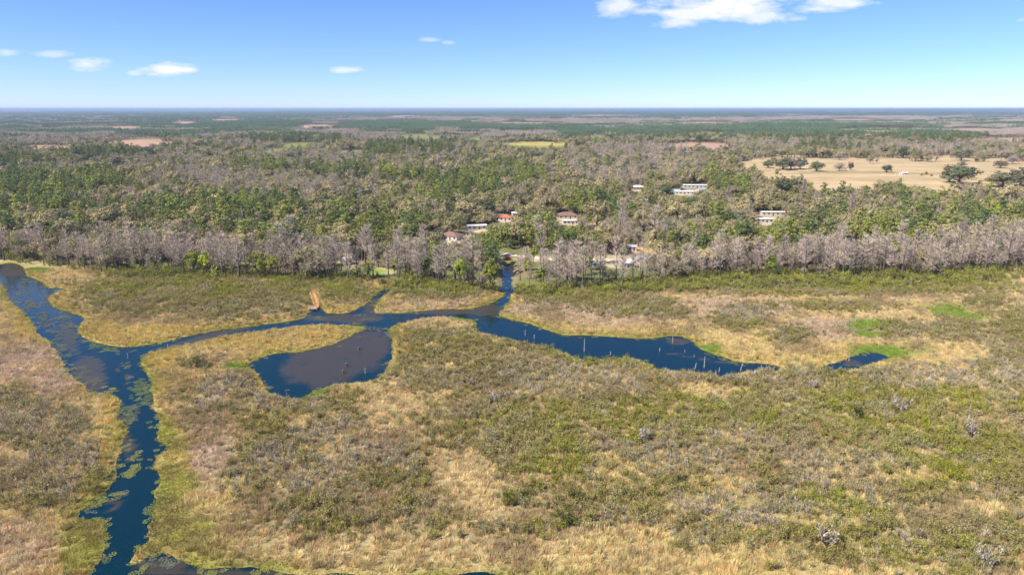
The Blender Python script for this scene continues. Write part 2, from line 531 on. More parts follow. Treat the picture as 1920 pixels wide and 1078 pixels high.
# marsh vegetation zones (photograph pixels)
SHRUB = [(330, 555, 200, 38), (450, 565, 150, 40), (540, 560, 70, 36), (250, 560, 90, 40), (640, 548, 60, 22), (820, 548, 95, 16), (770, 545, 50, 20),
         (1080, 556, 110, 22), (1180, 572, 85, 22), (1250, 588, 50, 14), (1390, 603, 62, 20), (1480, 632, 52, 17), (1420, 580, 60, 10), (1570, 577, 110, 10), (1790, 622, 62, 26), (1690, 620, 60, 18),
         (1850, 570, 50, 14), (1600, 545, 330, 14), (1900, 640, 60, 60),
         (60, 800, 110, 42), (110, 870, 80, 50), (50, 920, 110, 45), (150, 905, 40, 40), (20, 750, 60, 20), (60, 780, 60, 30),
         (450, 750, 110, 45), (560, 790, 120, 60), (520, 880, 110, 70), (600, 960, 130, 55), (780, 975, 85, 40), (700, 880, 140, 60), (370, 685, 34, 12), (640, 780, 60, 40),
         (850, 690, 130, 60), (800, 640, 60, 22), (1000, 700, 150, 50), (1000, 800, 220, 80), (1000, 890, 80, 50), (1250, 760, 250, 60), (1250, 870, 220, 70), (1150, 960, 130, 45),
         (1400, 800, 220, 80), (1650, 780, 260, 80), (1800, 870, 220, 120), (1550, 900, 220, 110), (1600, 1010, 260, 60), (1350, 980, 150, 60), (1700, 720, 260, 30), (1350, 725, 220, 28),
         (1830, 1020, 160, 80), (960, 660, 60, 18), (1100, 690, 130, 22), (1480, 705, 130, 14), (1880, 720, 100, 50), (955, 945, 40, 26), (1055, 980, 44, 20), (930, 1000, 120, 20)]
TAN_OPEN = [(870, 905, 85, 42, 30), (930, 960, 60, 22), (560, 792, 30, 10), (1330, 735, 70, 14), (1360, 905, 75, 14), (760, 1040, 200, 14), (1200, 1050, 260, 20), (870, 1020, 90, 22), (990, 905, 40, 14), (400, 830, 40, 75), (370, 950, 45, 60),
            (1060, 1020, 60, 18), (1840, 960, 50, 16), (720, 770, 70, 16), (1200, 1010, 90, 14), (690, 820, 60, 16), (1420, 1050, 80, 18), (620, 850, 30, 12), (1700, 900, 60, 10)]
GREENISH = [(1650, 790, 280, 60), (1800, 840, 200, 90), (1480, 970, 130, 50), (1050, 870, 90, 60), (1250, 790, 160, 50), (1400, 790, 120, 50), (1600, 530, 340, 26), (1000, 800, 120, 50), (950, 940, 50, 25), (1060, 975, 60, 22),
            (1800, 1050, 170, 40), (350, 540, 220, 24), (1080, 548, 120, 16), (830, 545, 100, 14), (1150, 690, 140, 20), (780, 980, 70, 30), (640, 540, 60, 16)]
GREYISH = [(60, 880, 130, 60), (1350, 850, 200, 40), (1000, 720, 160, 30), (650, 870, 160, 80), (480, 740, 120, 35), (1300, 700, 200, 20), (1800, 690, 160, 40), (1430, 590, 70, 16), (60, 800, 120, 50), (1400, 960, 120, 40), (1550, 870, 120, 40)]
BRIGHT = [(1795, 590, 48, 12, 14), (1625, 612, 46, 9), (1630, 628, 30, 8), (1650, 660, 62, 10), (1690, 664, 40, 7), (590, 742, 28, 10, -25), (440, 688, 22, 8), (70, 506, 20, 6), (1330, 655, 20, 8), (880, 598, 30, 6)]
GOLD = [(225, 640, 90, 16), (110, 560, 30, 14), (60, 512, 20, 12), (190, 620, 50, 18), (215, 760, 22, 20), (220, 805, 22, 20), (200, 850, 26, 30), (170, 930, 26, 30), (290, 730, 16, 25), (330, 810, 22, 10), (330, 870, 25, 25),
        (460, 640, 110, 14), (300, 675, 40, 20), (600, 630, 60, 12), (760, 640, 30, 30), (330, 620, 100, 8), (60, 610, 40, 30), (30, 570, 25, 20), (600, 582, 80, 6), (240, 700, 0.1, 0.1), (1210, 680, 30, 6), (1380, 702, 30, 5), (1640, 683, 30, 5)]
PINK = [(1150, 590, 130, 26), (1010, 575, 60, 18), (400, 830, 45, 80), (60, 680, 90, 40), (30, 1030, 70, 50), (540, 632, 60, 10), (1350, 580, 130, 20), (840, 570, 90, 8), (480, 700, 60, 16), (170, 760, 0.1, 0.1), (120, 730, 50, 30), (1550, 620, 90, 20)]
MAT = [(306, 815, 18, 22), (335, 838, 22, 10), (170, 1020, 45, 55), (320, 905, 32, 40), (300, 990, 40, 40), (345, 1050, 60, 12), (680, 614, 30, 10), (735, 622, 16, 14), (200, 985, 20, 14), (280, 1030, 30, 14), (350, 1000, 60, 40), (460, 1060, 90, 8)]


def marsh_colour(px, py, x, y, sd):
    """albedo of the low growth at a place in the marsh"""
    n1_ = fbm(x, y, 14, 3); n2_ = fbm(x, y, 3.5, 5); n3_ = fbm(x, y, 40, 9)
    c = np.empty(px.shape + (3,))
    tan = lin(232, 208, 148); pink = lin(224, 198, 166); gold = lin(226, 200, 122); yg = lin(168, 164, 78); br = lin(150, 166, 70); matc = lin(182, 174, 84); brn = lin(172, 148, 112)
    c[:] = tan

    def mixc(col, w):
        w = np.clip(w, 0, 1)[..., None]
        c[:] = c * (1 - w) + col * w
    mixc(pink, zones(px, py, PINK, n1_) * 0.85 + (n3_ > 0.56) * 0.25)
    mixc(brn, smooth(0.52, 0.7, n1_) * 0.7)
    mixc(gold, zones(px, py, GOLD, n1_) * 0.9)
    edge = np.exp(-np.maximum(sd, 0) / (0.8 + 6.0 * smooth(0.35, 0.65, fbm(x, y, 22, 35))))
    mixc(gold * 0.92, np.clip(edge * 1.1, 0, 1) * smooth(0.25, 0.5, n2_ + 0.12))
    mixc(yg, np.clip(np.exp(-np.maximum(sd, 0) / 1.5) * 1.1, 0, 1) * smooth(0.4, 0.62, fbm(x, y, 16, 36) + 0.05))
    mixc(matc, zones(px, py, MAT, fbm(x, y, 9, 37), 0.45, 2.0) * 0.9)
    mixc(lin(150, 130, 84), zones(px, py, MAT, n1_) * smooth(0.52, 0.66, fbm(x, y, 7, 31)) * 0.7)
    mixc(br, np.clip(zones(px, py, BRIGHT, fbm(x, y, 8, 38), 0.6, 1.6) * 1.3, 0, 1))
    return c, n1_, n2_


# ------------------------------------------------------------------ ground: one sheet from behind the camera to the horizon
def axis(fine0, fine1, step, lo, hi, g=1.12):
    a = list(np.arange(fine0, fine1 + step / 2, step))
    s = step; v = a[-1]
    while v < hi:
        s *= g; v = min(v + s, hi); a.append(v)
    s = step; v = a[0]; b = []
    while v > lo:
        s *= g; v = max(v - s, lo); b.append(v)
    return np.array(b[::-1] + a)


xs = axis(-330, 330, 1.1, -70000, 70000, 1.10)
ys = axis(70, 350, 1.0, -3000, 70000, 1.035)
XX, YY = np.meshgrid(xs, ys)
PX, PY = project(XX, YY)
sd = sd_at(XX, YY) + (fbm(XX, YY, 5, 21) - 0.5) * 2.2 - 0.25
marshy = (YY < 420) & (behind_front(PX, PY) < 3)
hgt = np.clip(sd * 0.22, -1.2, 0.32) + (fbm(XX, YY, 6, 40) - 0.5) * 0.18 * (sd > 1.5)
hgt = hgt + smooth(0, 25, behind_front(PX, PY)) * (YY < 2000) * 0.5 * (sd > 1.5) + (YY >= 2000) * 0.5
soil, nA, nB = marsh_colour(PX, PY, XX, YY, sd)
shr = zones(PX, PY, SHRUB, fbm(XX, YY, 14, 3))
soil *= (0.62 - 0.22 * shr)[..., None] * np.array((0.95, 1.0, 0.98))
fr = smooth(-2, 6, behind_front(PX, PY))
litter = lin(140, 124, 92) * (0.75 + 0.5 * fbm(XX, YY, 25, 11))[..., None]
grn = lin(118, 122, 72)
wgrn = smooth(0.5, 0.66, fbm(XX, YY, 60, 77))[..., None]
litter = litter * (1 - wgrn) + grn * wgrn
soil = soil * (1 - fr[..., None]) + litter * fr[..., None]


def paint(mask, col):
    global soil
    m = np.clip(mask, 0, 1)[..., None]
    soil = soil * (1 - m) + np.asarray(col) * m


paint(zones(PX, PY, YARDS, nA, 0.3) * (YY > 280), lin(196, 178, 142))
paint(zones(PX, PY, [(690, 512, 45, 5), (85, 481, 20, 4), (640, 500, 20, 4)], nA, 0.3), lin(140, 160, 66))
paint(zones(PX, PY, [(1208, 470, 22, 7)], nA, 0.3), lin(205, 165, 105))
paint(zones(PX, PY, CLEAR_TAN, nA, 0.3), lin(190, 152, 124))
paint(zones(PX, PY, CLEAR_GREEN, nA, 0.3), lin(132, 142, 72))
paint(zones(PX, PY, [(1020, 271, 70, 4)], nA, 0.4), lin(188, 168, 92))
ppast = in_poly(PX + (nA - .5) * 6, PY + (nA - 0.5) * 2, PASTURE) & (YY > 300)
past = lin(198, 172, 128) * (0.72 + 0.56 * fbm(XX, YY * 2.6, 60, 17, 5))[..., None]
gw = smooth(0.52, 0.7, fbm(XX + 90, YY * 3, 120, 19, 4))[..., None] * 0.45
past = past * (1 - gw) + lin(168, 152, 104) * gw
trk = np.abs(PY - np.interp(PX, [1440, 1700, 1960], [323.5, 326.5, 331]) - (fbm(XX, YY, 90, 23) - 0.5) * 4)
past = past * (1 - 0.3 * (trk < 0.8))[..., None]
soil = np.where(ppast[..., None], past, soil)
soil = np.clip(soil, 0.01, 0.8)
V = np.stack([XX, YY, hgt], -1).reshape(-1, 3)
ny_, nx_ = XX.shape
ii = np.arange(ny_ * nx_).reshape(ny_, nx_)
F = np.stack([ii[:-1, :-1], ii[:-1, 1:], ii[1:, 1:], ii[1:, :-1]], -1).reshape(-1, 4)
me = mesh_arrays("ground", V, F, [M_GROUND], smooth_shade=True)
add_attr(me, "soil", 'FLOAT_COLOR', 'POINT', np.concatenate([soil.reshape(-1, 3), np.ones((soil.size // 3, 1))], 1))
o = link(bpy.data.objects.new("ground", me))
tag(o, "flat tan marsh and wooded ground running to the horizon", "ground", kind="structure")

# water sheet
WEED_REFLECT = [(640, 670, 85, 42), (600, 690, 80, 40), (680, 650, 60, 30), (820, 584, 120, 7), (905, 578, 40, 14), (640, 598, 80, 8), (700, 575, 20, 18), (25, 505, 30, 14), (165, 705, 45, 32, 40), (130, 640, 16, 40, -30), (170, 690, 30, 26, 40), (1390, 678, 60, 6),  # top left ellipse is a brown tree reflection painted as colour, the rest weed
         (1290, 668, 50, 3, 8), (1270, 640, 26, 8), (1600, 680, 20, 7), (215, 945, 20, 16), (480, 1080, 180, 12), (300, 1060, 60, 18), (940, 592, 22, 5), (400, 628, 120, 5, -14), (230, 800, 14, 60), (245, 850, 14, 40)]
wx = np.arange(-345, 346, 2.5); wy = np.arange(45, 412, 2.5)
WX, WY = np.meshgrid(wx, wy)
wpx, wpy = project(WX, WY)
weed = zones(wpx, wpy, WEED_REFLECT, fbm(WX, WY, 12, 88), 0.3, 0.5) * 0.68
V = np.stack([WX, WY, np.zeros_like(WX)], -1).reshape(-1, 3)
ii = np.arange(WX.size).reshape(WX.shape)
F = np.stack([ii[:-1, :-1], ii[:-1, 1:], ii[1:, 1:], ii[1:, :-1]], -1).reshape(-1, 4)
me = mesh_arrays("water", V, F, [M_WATER])
add_attr(me, "weed", 'FLOAT', 'POINT', weed.ravel())
o = link(bpy.data.objects.new("water", me))
tag(o, "dark blue creek and pools winding through the marsh", "water", kind="structure")


# ------------------------------------------------------------------ plant forms
class Geo:
    """numpy triangles in two materials: 0 wood, 1 crown"""

    def __init__(s):
        s.V = [[], []]; s.F = [[], []]; s.n = [0, 0]

    def add(s, slot, V, F):
        s.V[slot].append(np.asarray(V, float)); s.F[slot].append(np.asarray(F, int) + s.n[slot]); s.n[slot] += len(V)

    def tubes(s, slot, p0, p1, r0, r1, n=4):
        p0 = np.atleast_2d(p0).astype(float); p1 = np.atleast_2d(p1).astype(float)
        k = len(p0); r0 = np.broadcast_to(r0, (k,)); r1 = np.broadcast_to(r1, (k,))
        d = p1 - p0; d = d / (np.linalg.norm(d, axis=1, keepdims=True) + 1e-9)
        a = np.cross(d, np.where(np.abs(d[:, 2:3]) > 0.8, (1.0, 0.2, 0), (0.0, 0, 1.0))); a /= np.linalg.norm(a, axis=1, keepdims=True)
        b = np.cross(d, a)
        t = np.arange(n) * 2 * math.pi / n
        ring = a[:, None] * np.cos(t)[None, :, None] + b[:, None] * np.sin(t)[None, :, None]
        Va = p0[:, None] + ring * r0[:, None, None]; Vb = p1[:, None] + ring * r1[:, None, None]
        V = np.concatenate([Va, Vb], 1).reshape(-1, 3)
        f = []
        for i in range(n):
            j = (i + 1) % n
            f += [(i, j, n + j), (i, n + j, n + i)]
        F = (np.array(f)[None] + (np.arange(k) * 2 * n)[:, None, None]).reshape(-1, 3)
        s.add(slot, V, F)

    def blades(s, slot, p0, p1, w, rng):
        k = len(p0)
        d = p1 - p0
        side = np.cross(d, rng.normal(size=(k, 3))); side /= np.linalg.norm(side, axis=1, keepdims=True) + 1e-9
        w = np.broadcast_to(w, (k,))[:, None]
        V = np.stack([p0 - side * w / 2, p0 + side * w / 2, p1], 1).reshape(-1, 3)
        s.add(slot, V, np.arange(3 * k).reshape(k, 3))

    def leaves(s, slot, c, nrm, size, rng, aspect=0.7):
        k = len(c)
        nrm = nrm / (np.linalg.norm(nrm, axis=1, keepdims=True) + 1e-9)
        a = np.cross(nrm, rng.normal(size=(k, 3))); a /= np.linalg.norm(a, axis=1, keepdims=True) + 1e-9
        b = np.cross(nrm, a)
        sz = np.broadcast_to(size, (k,))[:, None]
        V = np.stack([c - a * sz, c - b * sz * aspect, c + a * sz, c + b * sz * aspect], 1).reshape(-1, 3)
        base = np.arange(k)[:, None] * 4
        F = np.concatenate([base + (0, 1, 2), base + (0, 2, 3)], 1).reshape(-1, 3)
        s.add(slot, V, F)

    def arr(s, slot):
        return (np.concatenate(s.V[slot]), np.concatenate(s.F[slot])) if s.V[slot] else (np.zeros((0, 3)), np.zeros((0, 3), int))

    def meshes(s, name, mw, mc):
        out_ = []
        for slot, m in ((0, mw), (1, mc)):
            V, F = s.arr(slot)
            out_.append(mesh_arrays(name + ("_trunk" if slot == 0 else "_crown"), V, F, [m]))
        V0, F0 = s.arr(0); V1, F1 = s.arr(1)
        both = mesh_arrays(name, np.concatenate([V0, V1]), np.concatenate([F0, F1 + len(V0)]), [mw, mc],
                           np.concatenate([np.zeros(len(F0)), np.ones(len(F1))]))
        return out_[0], out_[1], both


def dirs(rng, k):
    v = rng.normal(size=(k, 3))
    return v / np.linalg.norm(v, axis=1, keepdims=True)


def trunk(g, rng, h, r, n=6, lean=0.3, segs=4, flare=1.5):
    pts = [np.array((0, 0, -0.6))]
    off = rng.normal(size=2) * lean
    for i in range(1, segs + 1):
        t = i / segs
        pts.append(np.array((off[0] * t * t + rng.normal() * 0.08, off[1] * t * t + rng.normal() * 0.08, h * t)))
    rad = [r * flare] + [r * (1 - 0.85 * i / segs) for i in range(1, segs + 1)]
    for i in range(segs):
        g.tubes(0, pts[i], pts[i + 1], rad[i], rad[i + 1], n)
    return lambda z: np.array([np.interp(z, [p[2] for p in pts], [p[j] for p in pts]) for j in (0, 1, 2)]).T


def cypress(seed, h=17.0, w=3.0, nl=52, nt=13, tw=0.11):
    """bare swamp cypress: straight flared trunk, narrow crown of short rising limbs dense with grey twigs"""
    rng = np.random.default_rng(seed); g = Geo()
    ax = trunk(g, rng, h * 0.97, 0.30, flare=2.0)
    t = rng.uniform(0.3, 1.0, nl) ** 0.85
    prof = np.sin(np.clip((t - 0.1) / 0.95, 0, 1) * math.pi) ** 0.6 * w * rng.uniform(0.55, 1.1, nl)
    ang = rng.uniform(0, 2 * math.pi, nl)
    z1 = t * h + 0.25 * prof
    z0 = np.maximum(t * h - 0.35 * prof, 1.5)
    p0 = ax(z0)
    p1 = ax(np.minimum(z1, h)) + np.stack([np.cos(ang) * prof, np.sin(ang) * prof, z1 - np.minimum(z1, h)], 1)
    g.tubes(1, p0, p1, 0.08, 0.03, 3)
    u = rng.uniform(0.25, 1.0, (nl, nt))
    b0 = (p0[:, None] + (p1 - p0)[:, None] * u[..., None]).reshape(-1, 3)
    d = dirs(rng, nl * nt) * 0.8 + np.repeat((p1 - p0) / np.linalg.norm(p1 - p0, axis=1, keepdims=True), nt, 0) * 0.6 + (0, 0, 0.35)
    ln = rng.uniform(0.5, 1.5, (nl * nt, 1))
    g.blades(1, b0, b0 + d * ln, tw * rng.uniform(0.7, 1.6, nl * nt), rng)
    return g


def bare_tree(seed, h=11.0, w=5.0, base=0.25, nl=44, nt=14, tw=0.10, droop=0.0):
    """leafless round-headed hardwood: short trunk, spreading limbs, a dome of twigs"""
    rng = np.random.default_rng(seed); g = Geo()
    ax = trunk(g, rng, h * 0.55, 0.32, segs=3)
    d = dirs(rng, nl); d[:, 2] = np.abs(d[:, 2]) * 0.9 + 0.02
    rr = rng.uniform(0.65, 1.05, (nl, 1))
    p1 = np.array((0, 0, h * base + 0.05 * h)) + d * rr * np.array((w, w, h * (1 - base)))
    z0 = rng.uniform(0.18, 0.52, nl) * h
    p0 = ax(z0)
    mid = p0 * 0.45 + p1 * 0.55 + (0, 0, 0.06 * h)
    g.tubes(0, p0, mid, 0.13, 0.08, 3); g.tubes(1, mid, p1, 0.08, 0.03, 3)
    u = rng.uniform(0.0, 1.1, (nl, nt))
    b0 = (mid[:, None] + (p1 - mid)[:, None] * u[..., None]).reshape(-1, 3)
    dd = dirs(rng, nl * nt) + np.repeat((p1 - mid) / np.linalg.norm(p1 - mid, axis=1, keepdims=True), nt, 0) * 0.5 + (0, 0, 0.25 - droop)
    ln = rng.uniform(0.6, 1.7, (nl * nt, 1))
    g.blades(1, b0, b0 + dd * ln, tw * rng.uniform(0.7, 1.7, nl * nt), rng)
    return g


def leafy(seed, h, w, base, nc, cl, per, size, r=0.35, flat=1.0, shell=0.35, droop=0.0):
    """leafy tree: trunk, limbs to every leaf clump, clumps spread through a dome"""
    rng = np.random.default_rng(seed); g = Geo()
    ax = trunk(g, rng, h * (base + 0.45 * (1 - base)), r, segs=3, lean=0.5)
    d = dirs(rng, nc); d[:, 2] = np.where(d[:, 2] < -0.25, -d[:, 2], d[:, 2])
    rr = rng.uniform(0, 1, (nc, 1)) ** shell
    ctr = np.array((0, 0, h * (base + (1 - base) * 0.42)))
    lob = 1 + 0.22 * np.sin(3 * np.arctan2(d[:, 1], d[:, 0]) + rng.uniform(0, 6))[:, None]
    c = ctr + d * rr * np.array((w, w, h * (1 - base) * 0.5 * flat)) * lob
    p0 = ax(np.clip(c[:, 2] - rng.uniform(0.15, 0.35, nc) * h, h * base * 0.55, h * (base + 0.4 * (1 - base))))
    g.tubes(0, p0, c, 0.12, 0.04, 3)
    k = nc * per
    ld = dirs(rng, k)
    lr = rng.uniform(0.25, 1.0, (k, 1)) ** 0.6 * np.repeat(cl * rng.uniform(0.7, 1.3, (nc, 1)), per, 0)
    pos = np.repeat(c, per, 0) + ld * lr * (1, 1, 0.7) - (0, 0, droop) * rng.uniform(0, 1, (k, 1))
    nr = ld * 0.9 + np.repeat(d, per, 0) * 0.7 + dirs(rng, k) * 0.5 + (0, 0, 0.2)
    g.leaves(1, pos, nr, size * rng.uniform(0.6, 1.3, k), rng)
    return g


def pine(seed, h=18.0, w=3.4, base=0.45, nc=26, per=34, size=0.42):
    rng = np.random.default_rng(seed); g = Geo()
    ax = trunk(g, rng, h * 0.95, 0.26, segs=4, lean=0.5, flare=1.3)
    t = rng.uniform(0, 1, nc)
    prof = np.sqrt(np.clip(1 - (2 * t - 0.85) ** 2 * 0.7, 0.05, 1)) * w * rng.uniform(0.35, 1.0, nc)
    ang = rng.uniform(0, 2 * math.pi, nc)
    z = h * (base + (1 - base) * t) - 0.4
    c = ax(z) + np.stack([np.cos(ang) * prof, np.sin(ang) * prof, 0.15 * prof], 1)
    g.tubes(0, ax(z - 0.4), c, 0.08, 0.03, 3)
    k = nc * per
    ld = dirs(rng, k)
    lr = rng.uniform(0.2, 1.0, (k, 1)) ** 0.6 * np.repeat(rng.uniform(0.8, 1.45, (nc, 1)), per, 0)
    pos = np.repeat(c, per, 0) + ld * lr * (1, 1, 0.75)
    g.leaves(1, pos, ld + dirs(rng, k) * 0.45 + (0, 0, 0.2), size * rng.uniform(0.6, 1.3, k), rng, 0.5)
    return g


def palm(seed, h=9.0):
    rng = np.random.default_rng(seed); g = Geo()
    ax = trunk(g, rng, h, 0.2, segs=3, lean=0.4, flare=1.1)
    top = ax(np.array([h]))[0]
    for i in range(34):
        a = rng.uniform(0, 6.28); e = rng.uniform(-0.5, 1.2)
        d = np.array((math.cos(a) * math.cos(e), math.sin(a) * math.cos(e), math.sin(e)))
        tip = top + d * 1.7 + (0, 0, -0.25)
        for s_ in range(7):
            q = top + d * rng.uniform(0.8, 1.2)
            g.blades(1, q[None], (q + d * 0.9 + rng.normal(size=3) * 0.4 - (0, 0, 0.3))[None], 0.16, rng)
    return g


def shrub_bare(seed, h=2.2, w=1.3, n=90, tw=0.055, leaf=0, lsize=0.13):
    """multi-stemmed marsh shrub: stems fanning up from one root, twigs, and a share of small leaves"""
    rng = np.random.default_rng(seed); g = Geo()
    ns = 12
    a = rng.uniform(0, 6.28, ns); rr = rng.uniform(0.2, 1.0, ns) * w
    p1 = np.stack([np.cos(a) * rr, np.sin(a) * rr, h * rng.uniform(0.6, 1.0, ns)], 1)
    p0 = p1 * (0.15, 0.15, 0) + (0, 0, -0.15)
    g.tubes(0, p0, p1, 0.045, 0.015, 3)
    i = rng.integers(0, ns, n); u = rng.uniform(0.3, 1.0, (n, 1))
    b0 = p0[i] + (p1 - p0)[i] * u
    d = dirs(rng, n) * 0.7 + (0, 0, 0.7)
    tip = b0 + d * rng.uniform(0.35, 0.9, (n, 1))
    g.blades(1, b0, tip, tw * rng.uniform(0.8, 1.8, n), rng)
    if leaf:
        i = rng.integers(0, n, leaf)
        pos = b0[i] + (tip - b0)[i] * rng.uniform(0.2, 1.05, (leaf, 1)) + rng.normal(size=(leaf, 3)) * 0.14
        g.leaves(1, pos, dirs(rng, leaf) + (0, 0, 0.5), lsize * rng.uniform(0.6, 1.4, leaf), rng, 0.55)
    return g


def tuft(seed, h=1.25, rad=0.62, n=64, w=0.085, lean=0.5):
    """clump of dead marsh grass, some blades bent over"""
    rng = np.random.default_rng(seed); g = Geo()
    a = rng.uniform(0, 6.28, n); rr = np.sqrt(rng.uniform(0, 1, n)) * rad
    p0 = np.stack([np.cos(a) * rr, np.sin(a) * rr, np.full(n, -0.05)], 1)
    wind = np.array((0.35, 0.15, 0))
    d = np.stack([np.cos(a), np.sin(a), np.zeros(n)], 1) * rng.uniform(0, lean, (n, 1)) + rng.normal(size=(n, 3)) * (0.25, 0.25, 0) + wind
    p1 = p0 + d * h * 0.7 + np.stack([np.zeros(n), np.zeros(n), h * rng.uniform(0.45, 1.0, n)], 1)
    g.blades(1, p0, p1, w * rng.uniform(0.7, 1.6, n), rng)
    g.blades(0, p0[:1], p1[:1], 0.05, rng)
    return g


def pad_cluster(seed, n=34, rad=0.85, size=0.12):
    rng = np.random.default_rng(seed); g = Geo()
    a = rng.uniform(0, 6.28, n); rr = np.sqrt(rng.uniform(0, 1, n)) * rad
    for i in range(n):
        s_ = size * rng.uniform(0.6, 1.4); t = np.arange(7) * 6.0 / 7 + rng.uniform(0, 6)
        V_ = np.stack([math.cos(a[i]) * rr[i] + np.cos(t) * s_, math.sin(a[i]) * rr[i] + np.sin(t) * s_, 0.012 + 0.012 * (i % 5) + rng.uniform(0, 0.03, 7)], 1)
        g.add(1, V_, [(0, k, k + 1) for k in range(1, 6)])
    g.add(0, [(0, 0, -0.3), (0.02, 0, -0.3), (0.01, 0, 0.0)], [(0, 1, 2)])
    return g


def wood_patch(seed, kind, size=62.0):
    """a block of distant woodland: some thirty separate trees of one kind of stand"""
    rng = np.random.default_rng(seed); g = Geo()
    n = int((size / 9.0) ** 2)
    for i in range(n):
        x, y = rng.uniform(-size / 2, size / 2, 2)
        if kind == 'pine':
            h = rng.uniform(13, 20); w = rng.uniform(2.6, 4.0); b = 0.4; per = 46; sz = 0.85
        elif kind == 'bare':
            h = rng.uniform(11, 17); w = rng.uniform(2.6, 4.2); b = 0.2; per = 60; sz = 0.6
        else:
            h = rng.uniform(8, 13); w = rng.uniform(4.0, 6.5); b = 0.2; per = 60; sz = 1.0
        d = dirs(rng, per); d[:, 2] = np.where(d[:, 2] < -0.3, -d[:, 2], d[:, 2])
        c = np.array((x, y, h * (b + (1 - b) * 0.5)))
        pos = c + d * rng.uniform(0.45, 1.05, (per, 1)) * (w, w, h * (1 - b) * 0.5)
        if kind == 'bare':
            g.blades(1, c + (pos - c) * 0.25, pos + (0, 0, 0.5), sz * rng.uniform(0.5, 1.3, per), rng)
        else:
            g.leaves(1, pos, d + dirs(rng, per) * 0.6, sz * rng.uniform(0.6, 1.3, per), rng)
        g.tubes(0, (x, y, -0.5), (x, y, h * 0.7), 0.3, 0.12, 3)
    return g


FORMS = {}


def forms(key, gens, mw, mc):
    FORMS[key] = [g.meshes(key, mw, mc) for g in gens]


forms('cypress', [cypress(10 + i, 16.0 + 1.2 * (i % 3), 2.6 + 0.35 * (i % 4)) for i in range(7)], M_BARK, M_TWIG)
forms('bare', [bare_tree(30 + i, 10 + (i % 3), 4.6 + 0.5 * (i % 3)) for i in range(6)], M_BARK, M_TWIG)
forms('pine', [pine(50 + i, 17 + 1.2 * (i % 3), 3.3 + 0.3 * (i % 3), 0.38 + 0.05 * (i % 3)) for i in range(6)], M_BARKP, M_LEAF)
forms('oak', [leafy(70 + i, 10 + (i % 3), 5.4 + 0.6 * (i % 3), 0.16, 50, 1.5, 30, 0.38, 0.4, 1.0, 0.3) for i in range(6)], M_BARK, M_LEAF)
forms('dome', [leafy(80 + i, 10, 5.4, 0.02, 80, 1.3, 30, 0.34, 0.5, 1.05, 0.3) for i in range(4)], M_BARK, M_LEAF)
forms('baredome', [bare_tree(85 + i, 10, 5.2, 0.08, 70, 16, 0.12) for i in range(3)], M_BARK, M_TWIG)
forms('green', [leafy(90 + i, 13 + 1.2 * (i % 3), 4.2 + 0.4 * (i % 2), 0.22, 40, 1.3, 30, 0.36, 0.3, 1.1) for i in range(5)], M_BARK, M_LEAF)
forms('palm', [palm(110 + i, 8 + i) for i in range(2)], M_BARK, M_LEAF)
forms('shrub', [shrub_bare(130 + i, 2.0 + 0.25 * (i % 3), 1.2 + 0.15 * (i % 3), 110, 0.06, 60, 0.10) for i in range(5)], M_BARK, M_TWIG)
forms('bush', [shrub_bare(150 + i, 2.0 + 0.25 * (i % 3), 1.3 + 0.2 * (i % 3), 60, 0.05, 210, 0.15) for i in range(5)], M_BARK, M_LEAF)
forms('tuft', [tuft(170 + i) for i in range(6)], M_GRASS, M_GRASS)
forms('short', [tuft(180 + i, 0.42, 0.8, 70, 0.09, 0.8) for i in range(4)], M_GRASS, M_GRASS)
forms('pad', [pad_cluster(190 + i) for i in range(4)], M_PAD, M_PAD)
forms('farpine', [wood_patch(200 + i, 'pine') for i in range(3)], M_BARKP, M_LEAF)
forms('farbare', [wood_patch(210 + i, 'bare') for i in range(3)], M_BARK, M_TWIG)
forms('faroak', [wood_patch(220 + i, 'oak') for i in range(3)], M_BARK, M_LEAF)

_gn = {}


def gn_group(key):
    """node group that sets the forms of one collection on the points of a mesh"""
    if key in _gn:
        return _gn[key]
    c = bpy.data.collections.new(key + " forms")
    for i, (t, cr, both) in enumerate(FORMS[key]):
        c.objects.link(bpy.data.objects.new("%s_form_%02d" % (key, i), both))
    ng = bpy.data.node_groups.new(key + " growth", 'GeometryNodeTree')
    ng.interface.new_socket("Geometry", in_out='INPUT', socket_type='NodeSocketGeometry')
    ng.interface.new_socket("Geometry", in_out='OUTPUT', socket_type='NodeSocketGeometry')
    N = ng.nodes.new
    gi, go = N('NodeGroupInput'), N('NodeGroupOutput')
    ci = N('GeometryNodeCollectionInfo'); ci.inputs['Collection'].default_value = c
    ci.inputs['Separate Children'].default_value = True; ci.inputs['Reset Children'].default_value = True
    ip = N('GeometryNodeInstanceOnPoints'); ip.inputs['Pick Instance'].default_value = True

    def at(nm, ty):
        a = N('GeometryNodeInputNamedAttribute'); a.data_type = ty; a.inputs['Name'].default_value = nm
        return a.outputs['Attribute']
    l = ng.links.new
    l(gi.outputs[0], ip.inputs['Points']); l(ci.outputs[0], ip.inputs['Instance'])
    l(at('form', 'INT'), ip.inputs['Instance Index'])
    l(at('turn', 'FLOAT_VECTOR'), ip.inputs['Rotation']); l(at('size', 'FLOAT_VECTOR'), ip.inputs['Scale'])
    l(ip.outputs[0], go.inputs[0])
    _gn[key] = ng
    return ng


